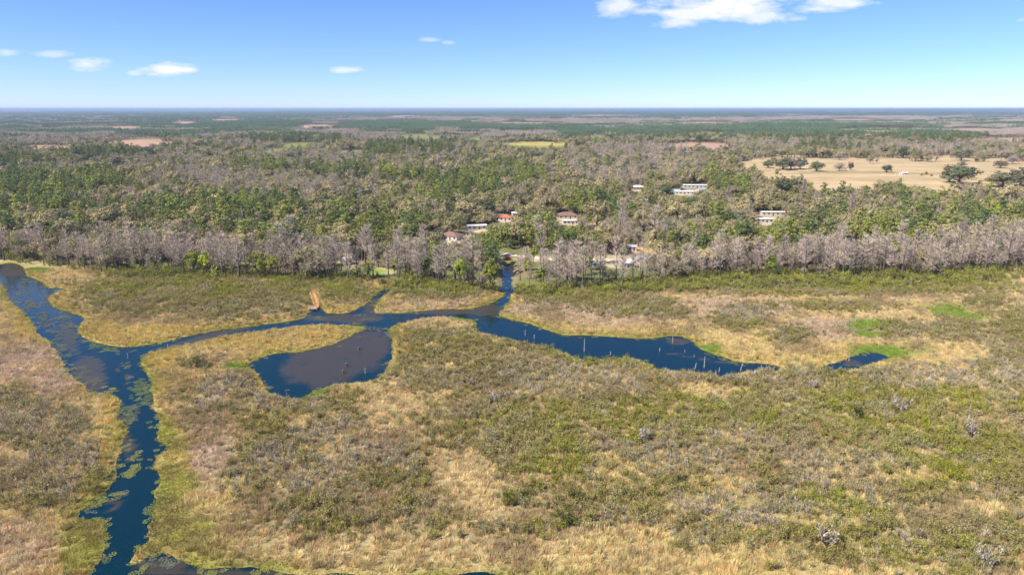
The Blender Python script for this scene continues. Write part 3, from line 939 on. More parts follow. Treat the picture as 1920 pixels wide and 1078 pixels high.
def growth(name, key, P, size, tint, label, cat, seed=1):
    """uncountable growth: one object whose points carry plants"""
    rng = np.random.default_rng(seed)
    k = len(P)
    me = bpy.data.meshes.new(name)
    me.vertices.add(k); me.vertices.foreach_set("co", np.ascontiguousarray(P, np.float32).ravel())
    size = np.asarray(size, float)
    if size.ndim == 1:
        size = np.stack([size, size, size * rng.uniform(0.85, 1.15, k)], 1)
    add_attr(me, "form", 'INT', 'POINT', rng.integers(0, len(FORMS[key]), k))
    add_attr(me, "turn", 'FLOAT_VECTOR', 'POINT', np.stack([rng.normal(size=k) * 0.04, rng.normal(size=k) * 0.04, rng.uniform(0, 6.28, k)], 1))
    add_attr(me, "size", 'FLOAT_VECTOR', 'POINT', size)
    add_attr(me, "tint", 'FLOAT_VECTOR', 'POINT', tint)
    o = link(bpy.data.objects.new(name, me))
    m = o.modifiers.new("growth", 'NODES'); m.node_group = gn_group(key)
    tag(o, label, cat, kind="stuff")
    return o


_used = {}


def plant(name, key, form, loc, rz, size, tint, label, cat, group=None):
    """one countable tree or bush: an Empty with a trunk and a crown"""
    e = empty(name, loc, rz)
    e.scale = size if hasattr(size, '__len__') else (size, size, size)
    t, c, _b = FORMS[key][form % len(FORMS[key])]
    a = link(bpy.data.objects.new("trunk" if cat == "tree" else "stem", t), e)
    b = link(bpy.data.objects.new("crown" if cat == "tree" else "foliage", c), e)
    for q in (a, b):
        q["tint"] = [float(v) for v in tint]
    tag(e, label, cat, group)
    return e


def hz(x, y):
    return np.interp(sd_at(np.asarray(x, float), np.asarray(y, float)), [-5, 0, 1.5], [-1, 0, 0.3])


def jitter_grid(x0, x1, y0, y1, s, seed):
    rng = np.random.default_rng(seed)
    X, Y = np.meshgrid(np.arange(x0, x1, s), np.arange(y0, y1, s))
    X = X.ravel() + rng.uniform(-.5, .5, X.size) * s * 1.1; Y = Y.ravel() + rng.uniform(-.5, .5, Y.size) * s * 1.1
    return X, Y, rng


# ------------------------------------------------------------------ the marsh
def in_view(x, y, m=160, top=None):
    px, py = project(x, y)
    return (px > -m) & (px < 1920 + m) & (py < 1078 + m * 0.8)


X, Y, rng = jitter_grid(-330, 330, 84, 345, 0.92, 11)
PXm, PYm = project(X, Y)
sdm = sd_at(X, Y) + (fbm(X, Y, 5, 21) - 0.5) * 2.2 - 0.25
keep = in_view(X, Y) & (sdm > 0.15) & (behind_front(PXm, PYm) < 6)
X, Y, PXm, PYm, sdm = X[keep], Y[keep], PXm[keep], PYm[keep], sdm[keep]
col, n1m, n2m = marsh_colour(PXm, PYm, X, Y, sdm)
mat = np.maximum(zones(PXm, PYm, MAT, n1m), zones(PXm, PYm, BRIGHT, fbm(X, Y, 8, 38), 0.6, 1.6))
shr = zones(PXm, PYm, SHRUB, n1m)
opn = zones(PXm, PYm, TAN_OPEN, n1m)
dens = 0.95 - 0.35 * shr
keep = rng.uniform(size=len(X)) < dens
rngc = np.random.default_rng(5)
tint = col * (rngc.uniform(0.74, 1.24, (len(X), 1))) * (1 + rngc.normal(size=(len(X), 3)) * 0.04)
low = (mat > 0.45) | (sdm < 1.2) | (rng.uniform(size=len(X)) < 0.25)
gz = np.clip(sdm * 0.22, 0, 0.32)
P = np.stack([X, Y, gz], 1)
a = keep & ~low
growth("marsh_grass", 'tuft', P[a], rng.uniform(0.55, 1.25, a.sum()), tint[a], "tan and golden dead grass covering the marsh between the channels", "grass", 1)
a = keep & low
growth("water_edge_grass", 'short', P[a], rng.uniform(0.7, 1.2, a.sum()), tint[a], "short yellow green grass and floating mats fringing the open water", "grass", 2)

# shrub thickets
DK = [np.array(ground(*p)) for p in ((594, 574.5), (586.5, 551), (598, 545.5))]


def near_dock(x, y):
    bad = np.zeros(x.shape, bool)
    for a_, b_, r_ in ((DK[0], DK[1], 2.4), (DK[1], DK[2], 2.0)):
        dx, dy = b_ - a_
        t = np.clip(((x - a_[0]) * dx + (y - a_[1]) * dy) / (dx * dx + dy * dy), 0, 1)
        bad |= np.hypot(x - a_[0] - t * dx, y - a_[1] - t * dy) < r_
    return bad


X, Y, rng = jitter_grid(-330, 330, 84, 345, 1.5, 12)
PXm, PYm = project(X, Y)
sdm = sd_at(X, Y)
n1m = fbm(X, Y, 14, 3)
shr = zones(PXm, PYm, SHRUB, n1m); opn = zones(PXm, PYm, TAN_OPEN, n1m)
grn_ = zones(PXm, PYm, GREENISH, n1m); gry = zones(PXm, PYm, GREYISH, n1m)
bri = zones(PXm, PYm, MAT + BRIGHT, n1m)
fine = fbm(X, Y, 7, 55)
prob = np.clip(shr * 1.0 + 0.07, 0, 1) * (1 - 0.93 * opn) * (1 - bri) * smooth(0.28, 0.46, fine + 0.1 * shr)
keep = in_view(X, Y) & (sdm > 2.3) & (behind_front(PXm, PYm) < 5) & (rng.uniform(size=len(X)) < prob) & ~near_dock(X, Y)
X, Y, PXm, PYm, grn_, gry, fine, shr = [q[keep] for q in (X, Y, PXm, PYm, grn_, gry, fine, shr)]
k = len(X)
mixn = fbm(X, Y, 9, 66)
olive = lin(166, 154, 90); green = lin(164, 164, 54); grey = lin(204, 190, 162); brown = lin(192, 170, 132)
w = np.clip(grn_ * 0.75 + (mixn - 0.5) * 1.3 + rng.normal(size=k) * 0.12, 0, 1)[:, None]
tint = olive * (1 - w) + green * w
w = np.clip(gry * 0.7 + (fbm(X, Y, 6, 99) - 0.52) * 2.2 + rng.normal(size=k) * 0.25, 0, 1)[:, None]
tint = tint * (1 - w) + grey * w
w2 = np.clip((fbm(X, Y, 11, 123) - 0.55) * 3, 0, 0.8)[:, None]
tint = tint * (1 - w2) + brown * w2
tint *= rng.uniform(0.8, 1.22, (k, 1))
isbare = (w[:, 0] > 0.45) | (rng.uniform(size=k) < 0.25)
P = np.stack([X, Y, np.full(k, 0.2)], 1)
sz = rng.uniform(0.45, 1.05, k) * (0.75 + 0.3 * shr)
a = isbare
growth("grey_shrubbery", 'shrub', P[a], sz[a], tint[a], "low grey twiggy shrubs tangled through the marsh grass", "shrubs", 3)
a = ~isbare
growth("olive_shrubbery", 'bush', P[a], sz[a], tint[a], "low olive green leafy shrubs spread across the marsh", "shrubs", 4)

# green shrub belt along the swamp front
X, Y, rng = jitter_grid(-330, 420, 265, 420, 2.2, 14)
PXm, PYm = project(X, Y)
bf = behind_front(PXm, PYm)
belt = zones(PXm, PYm, [(1560, 528, 320, 20), (1330, 530, 90, 24), (1760, 522, 130, 16), (560, 524, 70, 8), (350, 518, 130, 7), (620, 520, 50, 8), (1180, 540, 90, 12), (860, 540, 60, 10), (770, 540, 45, 12), (1010, 548, 60, 9)], fbm(X, Y, 12, 71))
keep = in_view(X, Y) & (bf > -22) & (bf < 12) & (sd_at(X, Y) > 1.5) & (rng.uniform(size=len(X)) < belt * 0.85 + (bf > -4) * 0.25)
X, Y, PXm = X[keep], Y[keep], PXm[keep]
k = len(X)
w = np.clip((fbm(X, Y, 8, 72) - 0.35) * 2.2, 0, 1)[:, None]
tint = (lin(142, 142, 72) * (1 - w) + lin(182, 180, 78) * w) * rng.uniform(0.7, 1.25, (k, 1))
growth("marsh_edge_shrubbery", 'bush', np.stack([X, Y, np.full(k, .3)], 1), np.clip(rng.lognormal(0.0, 0.32, k), 0.5, 2.3), tint, "bright green bushes in a belt along the foot of the bare trees", "shrubs", 6)

# floating leaves and weed on the creek
PADS = [(130, 580, 14, 20, 30, 'g'), (108, 600, 14, 10, 0, 'g'), (122, 612, 10, 8, 0, 'g'), (140, 625, 8, 22, -20, 'g'), (105, 630, 12, 16, -30, 'g'), (118, 655, 10, 22, -35, 'g'), (60, 570, 16, 12, 0, 'g'), (85, 600, 12, 20, -35, 'g'),
        (165, 645, 26, 7, 10, 'e'), (220, 657, 32, 6, -4, 'e'), (185, 648, 24, 6, 5, 'e'), (232, 688, 14, 6, -30, 'g'), (240, 706, 8, 4, 0, 'g'), (155, 692, 10, 12, -40, 'g'), (170, 712, 26, 10, 20, 'g'), (205, 730, 18, 8, 20, 'y'),
        (268, 735, 20, 20, 60, 'e'), (262, 725, 22, 6, 10, 'e'), (280, 750, 10, 10, 0, 'e'), (300, 778, 12, 7, 0, 'y'), (236, 770, 10, 16, -20, 'e'), (244, 790, 10, 18, -10, 'e'), (252, 780, 6, 14, 0, 'g'), (242, 835, 10, 14, 0, 'y'), (250, 850, 10, 20, 0, 'y'), (240, 880, 14, 14, 0, 'y'), (255, 868, 8, 14, 0, 'y'),
        (296, 850, 8, 8, 0, 'e'), (282, 890, 6, 16, 0, 'e'), (222, 930, 14, 7, -10, 'y'), (232, 925, 8, 5, 0, 'g'), (180, 945, 16, 8, -30, 'y'), (165, 960, 18, 8, -20, 'g'), (196, 1010, 6, 26, 0, 'y'), (195, 1050, 12, 10, 0, 'e'), (178, 1062, 14, 12, -20, 'e'),
        (262, 1042, 16, 8, -30, 'y'), (300, 1056, 34, 8, 5, 'g'), (400, 1070, 60, 5, 2, 'y'), (480, 1072, 60, 5, 3, 'y'), (260, 1070, 14, 8, 0, 'y'), (284, 955, 10, 20, 0, 'e'), (285, 925, 10, 6, 0, 'y'),
        (605, 597, 18, 3, 0, 'g'), (690, 600, 26, 3, -5, 'g'), (670, 606, 16, 3, 0, 'g'), (712, 620, 8, 5, 0, 'g'), (735, 622, 12, 10, 0, 'g'), (680, 615, 18, 6, 0, 'g'), (728, 690, 10, 12, -45, 'g'), (462, 684, 12, 4, 0, 'g'), (450, 690, 14, 5, 0, 'e'),
        (1330, 655, 16, 10, 40, 'e'), (1375, 678, 30, 4, 14, 'e'), (676, 592, 10, 3, 0, 'g'), (40, 545, 12, 12, 0, 'g'), (95, 565, 14, 8, 0, 'g'), (60, 525, 20, 5, 0, 'e'), (1000, 622, 0.1, 0.1, 0, 'g')]
X, Y, rng = jitter_grid(-260, 260, 84, 330, 0.85, 15)
PXm, PYm = project(X, Y)
sdm = sd_at(X, Y) + (fbm(X, Y, 5, 21) - 0.5) * 2.2 - 0.25
keep = (sdm < 0.6) & in_view(X, Y, 60)
X, Y, PXm, PYm, sdm = [q[keep] for q in (X, Y, PXm, PYm, sdm)]
n1m = fbm(X, Y * 1.0, 5, 31); fine = fbm(X, Y, 2.4, 32)
cols = {'g': lin(112, 114, 94), 'e': lin(112, 124, 78), 'y': lin(136, 136, 70)}
best = np.exp(-np.abs(sdm) / 0.8) * 0.55
tint = np.tile(lin(138, 136, 72), (len(X), 1))
for e in PADS:
    wv = zones(PXm, PYm, [e[:5]], n1m, 0.4, 0.9)
    m = wv > best
    tint[m] = cols[e[5]]
    best = np.maximum(best, wv)
keep = (best * 0.85 * smooth(0.4, 0.56, fine) > rng.uniform(size=len(X)))
k = keep.sum()
growth("floating_leaves", 'pad', np.stack([X[keep], Y[keep], np.zeros(k)], 1), np.stack([rng.uniform(.6, 1.1, k), rng.uniform(.6, 1.1, k), np.ones(k)], 1), tint[keep] * rng.uniform(0.75, 1.2, (k, 1)),
       "rafts of floating lily leaves and weed along the creek", "water plants", 7)

# ------------------------------------------------------------------ houses, road, dock, car
HOUSES = []      # x, y, clearance radius, for keeping trees off and the view open
WHITE = plain("white siding", lin(208, 202, 192), 0.6, 0.06, 4)
CREAM = plain("cream siding", lin(222, 208, 184), 0.6, 0.06, 4)
GREYW = plain("grey siding", lin(176, 172, 166), 0.6, 0.08, 4)
ROOFS = {'white': plain("white metal roof", lin(238, 238, 234), 0.4, 0.05, 2, 0.0, 0.5), 'brown': plain("brown shingle roof", lin(142, 112, 100), 0.9, 0.15, 5),
         'rust': plain("terracotta shingle roof", lin(190, 118, 92), 0.9, 0.15, 5), 'grey': plain("grey metal roof", lin(184, 186, 190), 0.5, 0.08, 3), 'green': plain("green metal roof", lin(96, 140, 118), 0.5, 0.08, 3),
         'cream': plain("cream metal roof", lin(240, 228, 204), 0.5, 0.06, 3)}
PANE = plain("window glass", lin(38, 46, 54), 0.12, 0.1, 2, 0, 0.6)
FRAME = plain("window frame", lin(228, 228, 224), 0.6, 0.05)
DOORM = plain("door paint", lin(120, 84, 64), 0.6, 0.08)


def house(name, label, px, py, w, d, h, rz, wall, roof, style='gable', pitch=0.35, wins=3, over=0.45, cat="house", door=True, clear=None):
    x, y = ground(px, py, 0.8)
    y += d / 2
    e = empty(name, (x, y, 0.75), R(rz))
    HOUSES.append((x, y, max(w, d) * 0.55 + 3 if clear is None else clear))
    b = MB(); b.box(-w / 2, -d / 2, -0.4, w / 2, d / 2, h)
    if style == 'gable':
        rp = d / 2 * pitch
        b.poly([(-w / 2, -d / 2, h), (-w / 2, d / 2, h), (-w / 2, 0, h + rp)], [(0, 1, 2)]); b.poly([(w / 2, -d / 2, h), (w / 2, d / 2, h), (w / 2, 0, h + rp)], [(0, 2, 1)])
    b.build("wall", wall, e)
    r = MB(); X_, Y_ = w / 2 + over, d / 2 + over
    rp = (d / 2) * pitch; zb = h - over * pitch; t = 0.16
    if style == 'gable':
        for s_ in (-1, 1):
            q = [(-X_, s_ * Y_, zb + .02), (X_, s_ * Y_, zb + .02), (X_, 0, h + rp + .02), (-X_, 0, h + rp + .02)]
            q2 = [(p_[0], p_[1], p_[2] + t) for p_ in q]
            r.poly(q + q2, [(0, 1, 2, 3), (7, 6, 5, 4), (0, 4, 5, 1), (1, 5, 6, 2), (3, 7, 4, 0), (2, 6, 7, 3)])
    else:
        ri = max(w / 2 - d / 2, 0.4)
        q = [(-X_, -Y_, zb), (X_, -Y_, zb), (X_, Y_, zb), (-X_, Y_, zb), (-ri, 0, h + rp), (ri, 0, h + rp)]
        r.poly(q + [(-X_, -Y_, zb - .12), (X_, -Y_, zb - .12), (X_, Y_, zb - .12), (-X_, Y_, zb - .12)],
               [(0, 1, 5, 4), (1, 2, 5), (2, 3, 4, 5), (3, 0, 4), (6, 7, 1, 0), (7, 8, 2, 1), (8, 9, 3, 2), (9, 6, 0, 3), (9, 8, 7, 6)])
    r.build("roof", roof, e)

    def window(cx, cy, cz, along, ww=1.3, hh=1.1):
        f = MB()
        if along == 'x':
            s_ = -1 if cy < 0 else 1
            for (a0, a1, b0, b1) in ((-ww / 2 - .1, ww / 2 + .1, hh / 2, hh / 2 + .1), (-ww / 2 - .1, ww / 2 + .1, -hh / 2 - .1, -hh / 2), (-ww / 2 - .1, -ww / 2, -hh / 2, hh / 2), (ww / 2, ww / 2 + .1, -hh / 2, hh / 2)):
                f.box(cx + a0, cy - .05, cz + b0, cx + a1, cy + .05, cz + b1)
            fo = f.build("window", FRAME, e)
            MB().box(cx - ww / 2, cy - .025, cz - hh / 2, cx + ww / 2, cy + .025, cz + hh / 2).build("pane", PANE, fo)
        else:
            for (a0, a1, b0, b1) in ((-ww / 2 - .1, ww / 2 + .1, hh / 2, hh / 2 + .1), (-ww / 2 - .1, ww / 2 + .1, -hh / 2 - .1, -hh / 2), (-ww / 2 - .1, -ww / 2, -hh / 2, hh / 2), (ww / 2, ww / 2 + .1, -hh / 2, hh / 2)):
                f.box(cx - .05, cy + a0, cz + b0, cx + .05, cy + a1, cz + b1)
            fo = f.build("window", FRAME, e)
            MB().box(cx - .025, cy - ww / 2, cz - hh / 2, cx + .025, cy + ww / 2, cz + hh / 2).build("pane", PANE, fo)
    slots = wins + (1 if door else 0)
    for i in range(slots):
        cx = -w / 2 + w * (i + 0.5) / slots
        if door and i == slots // 2:
            do = MB().box(cx - .5, -d / 2 - .05, 0.05, cx + .5, -d / 2 + .02, 2.1).build("door", DOORM, e)
            MB().box(cx + .32, -d / 2 - .11, 1.0, cx + .4, -d / 2 - .05, 1.1).build("handle", FRAME, do)
        else:
            window(cx, -d / 2, h * 0.58, 'x')
    window(-w / 2, 0, h * 0.58, 'y'); window(w / 2, 0, h * 0.58, 'y')
    tag(e, label, cat)
    return e


house("bungalow", "white walled bungalow with brown hip roof above the pale yard left of centre", 845, 451, 12.5, 9, 3.0, -24, WHITE, ROOFS['brown'], 'hip', 0.42)
house("carport", "low grey roofed carport joined at the left of the brown roofed bungalow", 823, 447, 5.5, 6, 2.4, -24, GREYW, ROOFS['grey'], 'gable', 0.12, 1, cat="carport", door=False)
house("mobile_home", "white roofed mobile home up the slope behind the brown roofed bungalow", 893, 431, 13, 5, 2.8, 14, WHITE, ROOFS['white'], 'gable', 0.18)
house("bungalow", "bungalow with terracotta roof at the edge of the tan lawn", 946, 415, 12, 8, 2.9, -12, WHITE, ROOFS['rust'], 'hip', 0.4)
house("shed", "small white shed next to the terracotta roofed bungalow", 966, 406, 5, 4, 2.6, 10, WHITE, ROOFS['white'], 'gable', 0.3, 1)
house("shed", "little white outbuilding among dark trees behind the tan lawn", 991, 399, 7, 5, 2.6, -8, WHITE, ROOFS['grey'], 'gable', 0.25, 1)
house("bungalow", "tan bungalow with brown roof just behind a long white trailer", 1064, 411, 14, 9, 3.0, 6, CREAM, ROOFS['brown'], 'hip', 0.42)
house("mobile_home", "long white trailer in front of the tan brown roofed bungalow", 1070, 421, 11, 4, 2.7, 3, WHITE, ROOFS['white'], 'gable', 0.15)
house("camper", "small white camper parked among grey trees right of the white trailer", 1123, 413, 8, 4, 2.8, -22, WHITE, ROOFS['white'], 'gable', 0.1, 2, 0.2)
house("shed", "cream roofed open shed in a gap below the white camper", 1108, 440, 9, 5, 2.4, 16, CREAM, ROOFS['cream'], 'gable', 0.15, 1)
house("shed", "tiny cream roofed shed beside the larger cream roofed one", 1127, 434, 5, 4, 2.4, -14, CREAM, ROOFS['cream'], 'gable', 0.2, 1)
house("mobile_home", "long white mobile home behind the others near the dark green grove", 1304, 353, 24, 7, 3.0, -6, WHITE, ROOFS['white'], 'gable', 0.15, 5)
house("mobile_home", "white mobile home in front of the one by the dark green grove", 1284, 365, 18, 6, 2.8, -4, WHITE, ROOFS['white'], 'gable', 0.15, 4)
house("shed", "short white shed at the right end of the paired mobile homes", 1315, 361, 8, 6, 2.8, 20, WHITE, ROOFS['grey'], 'gable', 0.2, 1)
house("mobile_home", "long cream roofed mobile home in the clearing below the pasture", 1450, 405, 17, 5, 2.9, -3, WHITE, ROOFS['cream'], 'gable', 0.15, 4)
house("mobile_home", "grey fronted trailer nearest the camera in the clearing below the pasture", 1434, 418, 12, 4.5, 2.8, 2, WHITE, ROOFS['white'], 'gable', 0.12, 3)
house("shed", "pale roofed shed standing skewed in the woods below the pasture", 1520, 394, 8, 6, 2.8, 32, CREAM, ROOFS['cream'], 'gable', 0.3, 1)
house("bungalow", "white house half hidden by trees at the top of the sand track", 1196, 356, 13, 8, 2.9, 18, WHITE, ROOFS['white'], 'hip', 0.35)
house("shed", "tiny white shed among green trees left of the palms", 1153, 393, 6, 5, 2.7, 12, WHITE, ROOFS['white'], 'gable', 0.3, 1)
house("shed", "pale low shed in the grey wood between the palms and the cream trailer", 1282, 410, 9, 5, 2.5, -10, CREAM, ROOFS['cream'], 'gable', 0.2, 1)
house("shed", "long pale carport left of the paired white mobile homes", 1266, 361, 10, 5, 2.5, 5, WHITE, ROOFS['white'], 'gable', 0.12, 1, door=False)
house("cabin", "small pale cabin beside the tan field above the sandy road", 1186, 471, 5, 4, 2.6, -8, CREAM, ROOFS['grey'], 'gable', 0.35, 1, clear=6)
house("shed", "green roofed shed among the bare trees beside the sandy road", 1120, 503, 4.6, 4, 2.5, -10, GREYW, ROOFS['green'], 'gable', 0.35, 1, clear=5)
house("cabin", "white cabin behind bare trees on the near side of the sandy road", 1176, 503, 6.5, 5, 2.9, 14, WHITE, ROOFS['white'], 'gable', 0.4, 2, clear=6)
house("cabin", "grey roofed cabin right of the white cabin by the sandy road", 1204, 494, 5, 4.5, 2.6, -18, WHITE, ROOFS['grey'], 'gable', 0.35, 1, clear=5)
house("shed", "white shed showing through the bare cypresses behind the wooden dock", 648, 497, 5, 4.5, 2.7, 25, WHITE, ROOFS['white'], 'gable', 0.45, 1, clear=3)
house("cabin", "white cabin glimpsed through the cypresses left of the narrow inlet", 752, 500, 5, 4.5, 2.8, -15, WHITE, ROOFS['grey'], 'gable', 0.35, 1, clear=3)
house("house", "small grey house with grey roof in dark trees at the far left", 142, 436, 8, 6, 2.8, -14, GREYW, ROOFS['grey'], 'hip', 0.4, clear=7)
house("shed", "long pale shed in the bare woods beside the red budded tree", 200, 441, 9, 5, 2.5, 8, CREAM, ROOFS['cream'], 'gable', 0.2, 1)
house("shelter", "small white roofed shelter alone in the middle of the pasture", 1697, 328, 9, 6, 2.4, 10, WHITE, ROOFS['white'], 'gable', 0.2, 1, cat="shelter", door=False, clear=4)



def strip(name, pts, width, mat, z, label, cat):
    P_ = [np.array(ground(px, py, z)) for px, py in pts]
    # smooth the centre line
    for _ in range(2):
        q = [P_[0]]
        for a_, b_ in zip(P_[:-1], P_[1:]):
            q += [0.75 * a_ + 0.25 * b_, 0.25 * a_ + 0.75 * b_]
        P_ = q + [P_[-1]]
    vs = []; fs = []
    rr = random.Random(3)
    for i, p_ in enumerate(P_):
        d = P_[min(i + 1, len(P_) - 1)] - P_[max(i - 1, 0)]; d /= np.linalg.norm(d)
        nrm = np.array((-d[1], d[0])); wv = width / 2 * rr.uniform(0.8, 1.25)
        a_, b_ = p_ + nrm * wv, p_ - nrm * wv
        vs += [(a_[0], a_[1], z), (b_[0], b_[1], z)]
        if i:
            fs.append((2 * i - 2, 2 * i - 1, 2 * i + 1, 2 * i))
    o_ = MB().poly(vs, fs).build(name, mat)
    tag(o_, label, cat, kind="structure")
    return o_


SAND = plain("sand road", lin(226, 208, 178), 0.95, 0.12, 0.6, spec=0.1)
strip("road", [(930, 474), (965, 479), (1010, 484), (1060, 488), (1120, 488), (1180, 487), (1240, 485), (1300, 478)], 6.0, SAND, 1.02, "pale sandy road running behind the bare trees at the head of the inlet", "road")
strip("track", [(1160, 398), (1178, 384), (1192, 376), (1205, 370), (1215, 360)], 7.0, SAND, 1.02, "pale sand track climbing between the trees toward the white mobile homes", "track")
strip("driveway", [(812, 452), (835, 457), (865, 461), (890, 455), (905, 444)], 5.0, SAND, 1.02, "pale curved driveway around the yard of the brown roofed bungalow", "driveway")


# cars
RUBBER = plain("tyre rubber", (0.02, 0.02, 0.02), 0.8, 0.1)
RIM = plain("wheel rim", (0.5, 0.5, 0.52), 0.35, 0.05, 2, 0.8)
LAMPM = plain("headlight glass", (0.75, 0.75, 0.72), 0.15, 0.05)
PAINTS = {'red': plain("red car paint", (0.5, 0.012, 0.012), 0.25, 0.03, 2, 0.1, 0.6), 'white': plain("white car paint", (0.75, 0.75, 0.74), 0.25, 0.03, 2, 0.0, 0.6), 'silver': plain("silver car paint", (0.45, 0.46, 0.48), 0.3, 0.03, 2, 0.6, 0.6)}


def parked_car(px, py, rz, paint_, label):
    cx, cy = ground(px, py, 1.0)
    car = empty("car", (cx, cy, 1.03), R(rz))
    prof = [(-2.25, .35), (-2.25, .85), (-2.1, 1.0), (-1.35, 1.05), (-0.75, 1.5), (0.75, 1.55), (1.5, 1.08), (2.15, .92), (2.3, .6), (2.3, .35)]
    b = MB(); n = len(prof)
    b.poly([(x, -.9, z) for x, z in prof] + [(x, .9, z) for x, z in prof], [tuple(range(n)), tuple(range(2 * n - 1, n - 1, -1))] + [(i, i + n, (i + 1) % n + n, (i + 1) % n) for i in range(n)])
    b.build("body", PAINTS[paint_], car, 0.08)
    for s in (-1, 1):
        MB().poly([(-1.2, s * .93, 1.06), (1.25, s * .93, 1.06), (.72, s * .93, 1.46), (-.7, s * .93, 1.42)], [(0, 1, 2, 3)]).build("window", PANE, car)
        for x in (-1.4, 1.45):
            t = MB(); t.tube([(x, s * .72, .34), (x, s * .95, .34)], [.34, .34], 14); wo = t.build("tyre", RUBBER, car)
            t = MB(); t.tube([(x, s * .9, .34), (x, s * .97, .34)], [.2, .2], 10); t.build("rim", RIM, wo)
        MB().box(2.2, s * .62 - .16, .66, 2.33, s * .62 + .16, .82).build("headlight", LAMPM, car)
    MB().poly([(1.47, -.78, 1.13), (1.47, .78, 1.13), (.8, .7, 1.56), (.8, -.7, 1.56)], [(0, 1, 2, 3)]).build("windscreen", PANE, car)
    tag(car, label, "car")
    HOUSES.append((cx, cy, 5))


parked_car(951, 487, 12, 'red', "red car parked on the sandy road at the head of the inlet")
parked_car(868, 459, 30, 'white', "white car on the driveway right of the brown roofed bungalow")
parked_car(1413, 417, -15, 'silver', "silver car parked left of the grey fronted trailer")
parked_car(980, 410, 8, 'white', "white car on the tan lawn right of the small white shed")

# wooden dock with its walkway
WOOD = plain("dock timber", lin(206, 160, 98), 0.85, 0.22, 2.5, bump=0.3)
WOODG = plain("grey dock timber", lin(186, 160, 132), 0.85, 0.22, 2.5, bump=0.3)
d0 = np.array(ground(594, 574.5, 0.8)); d1 = np.array(ground(586.5, 551, 0.8)); d2 = np.array(ground(598, 545.5, 0.8))
dock = empty("dock", (d0[0], d0[1], 0.0))
plank_me = MB().box(-.95, -.13, -.03, .95, .13, .03).mesh("plank", WOOD)
plank_me2 = MB().box(-.13, -1.5, -.03, .13, 1.5, .03).mesh("plank", WOODG)


def walk(a_, b_, first):
    L_ = np.linalg.norm(b_ - a_); d = (b_ - a_) / L_; ang = math.atan2(d[1], d[0]) - math.pi / 2
    m = int(L_ / 0.3)
    for i in range(m):
        p_ = a_ + d * (i + .5) * L_ / m - d0
        q = link(bpy.data.objects.new("plank", plank_me), dock); q.location = (p_[0], p_[1], .85); q.rotation_euler = (0, 0, ang)
    nrm = np.array((-d[1], d[0]))
    for s in (-1, 1):
        ps = []
        for i in range(int(L_ / 2.4) + 1):
            p_ = a_ + d * min(i * 2.4 + .2, L_) + nrm * s * 1.0 - d0
            MB().box(p_[0] - .07, p_[1] - .07, -1.0, p_[0] + .07, p_[1] + .07, 1.95).build("post", WOOD, dock)
        for zz in (1.9, 1.4):
            p0_, p1_ = a_ + nrm * s * 1.0 - d0, b_ + nrm * s * 1.0 - d0
            MB().tube([(p0_[0], p0_[1], zz), (p1_[0], p1_[1], zz)], [.07, .07], 4).build("rail", WOOD, dock)


walk(d0, d1, True)
walk(d1 + np.array((0.3, 0.4)), d2, False)
for i in range(15):
    q = link(bpy.data.objects.new("plank", plank_me2), dock); q.location = (-2.9 + i * .27, -1.9, .86)
for (x, y) in ((-3.0, -3.3), (-1, -3.3), (0.95, -3.3), (-3.0, -.5), (-3.0, -1.9)):
    MB().box(x - .08, y - .08, -1.2, x + .08, y + .08, 1.9).build("post", WOODG, dock)
MB().box(-3.05, -3.4, 1.75, 1.0, -3.25, 1.9).build("rail", WOODG, dock)
MB().box(-3.1, -3.3, 1.75, -2.95, -.5, 1.9).build("rail", WOODG, dock)
MB().box(-3.0, -3.45, .6, 1.0, -3.3, .83).build("beam", WOODG, dock)
MB().box(-2.6, -1.0, .9, -1.2, -.6, 1.35).build("bench", WOODG, dock)
tag(dock, "tan timber dock with railed walkway angling out of the left marsh to the channel", "dock")

# dead trunks and poles standing in the water: x, base y, top y, lean in pixels
SNAGS = [(1095.5, 659, 635, 0, "tall pale dead pole standing alone in the middle of the right channel"),
         (1261, 643, 631, 0, "pale dead trunk by the far bank of the right channel"),
         (1320.5, 689, 669, 0, "pale dead pole near the lower bank at the narrowing of the right channel"),
         (1388, 695, 681, 4, "leaning grey pole at the lower bank near the channel's right tip"),
         (1348.5, 697, 689, 0, "short grey stump pole just left of the leaning pole"),
         (1427, 690, 684, 0, "small dead stub at the pointed right tip of the channel"),
         (1237, 658, 652, 0, "short white stub below the pale trunk at the far bank"),
         (1145, 665, 659, 0, "short pale stub right of the tall lone pole"),
         (1284, 660, 656, 0, "tiny white stub in open water left of the channel narrowing"),
         (1301.5, 669, 665, 0, "tiny pale stub beside the brown weed streak"),
         (1304, 690, 680, 1, "thin brown stick left of the pole at the narrowing"),
         (985, 629, 618, 0, "pale pole nearest the bend at the left end of the right channel"),
         (1002, 635, 627, 0, "second pale pole from the bend at the left end of the right channel"),
         (1591, 677, 663, 1, "grey dead trunk standing in the small detached pool"),
         (685, 700, 690, 0, "thin pale stake near the lower right shore of the weedy pond"),
         (1342, 700, 694, 0, "small stub against the lower bank left of the short stump pole"),
         (315, 652, 645, 0, "thin dead stick with a twig at the mouth of the left channel"),
         (240, 672, 662, 0, "thin pale stick among floating leaves at the creek junction")]
rr = random.Random(9)
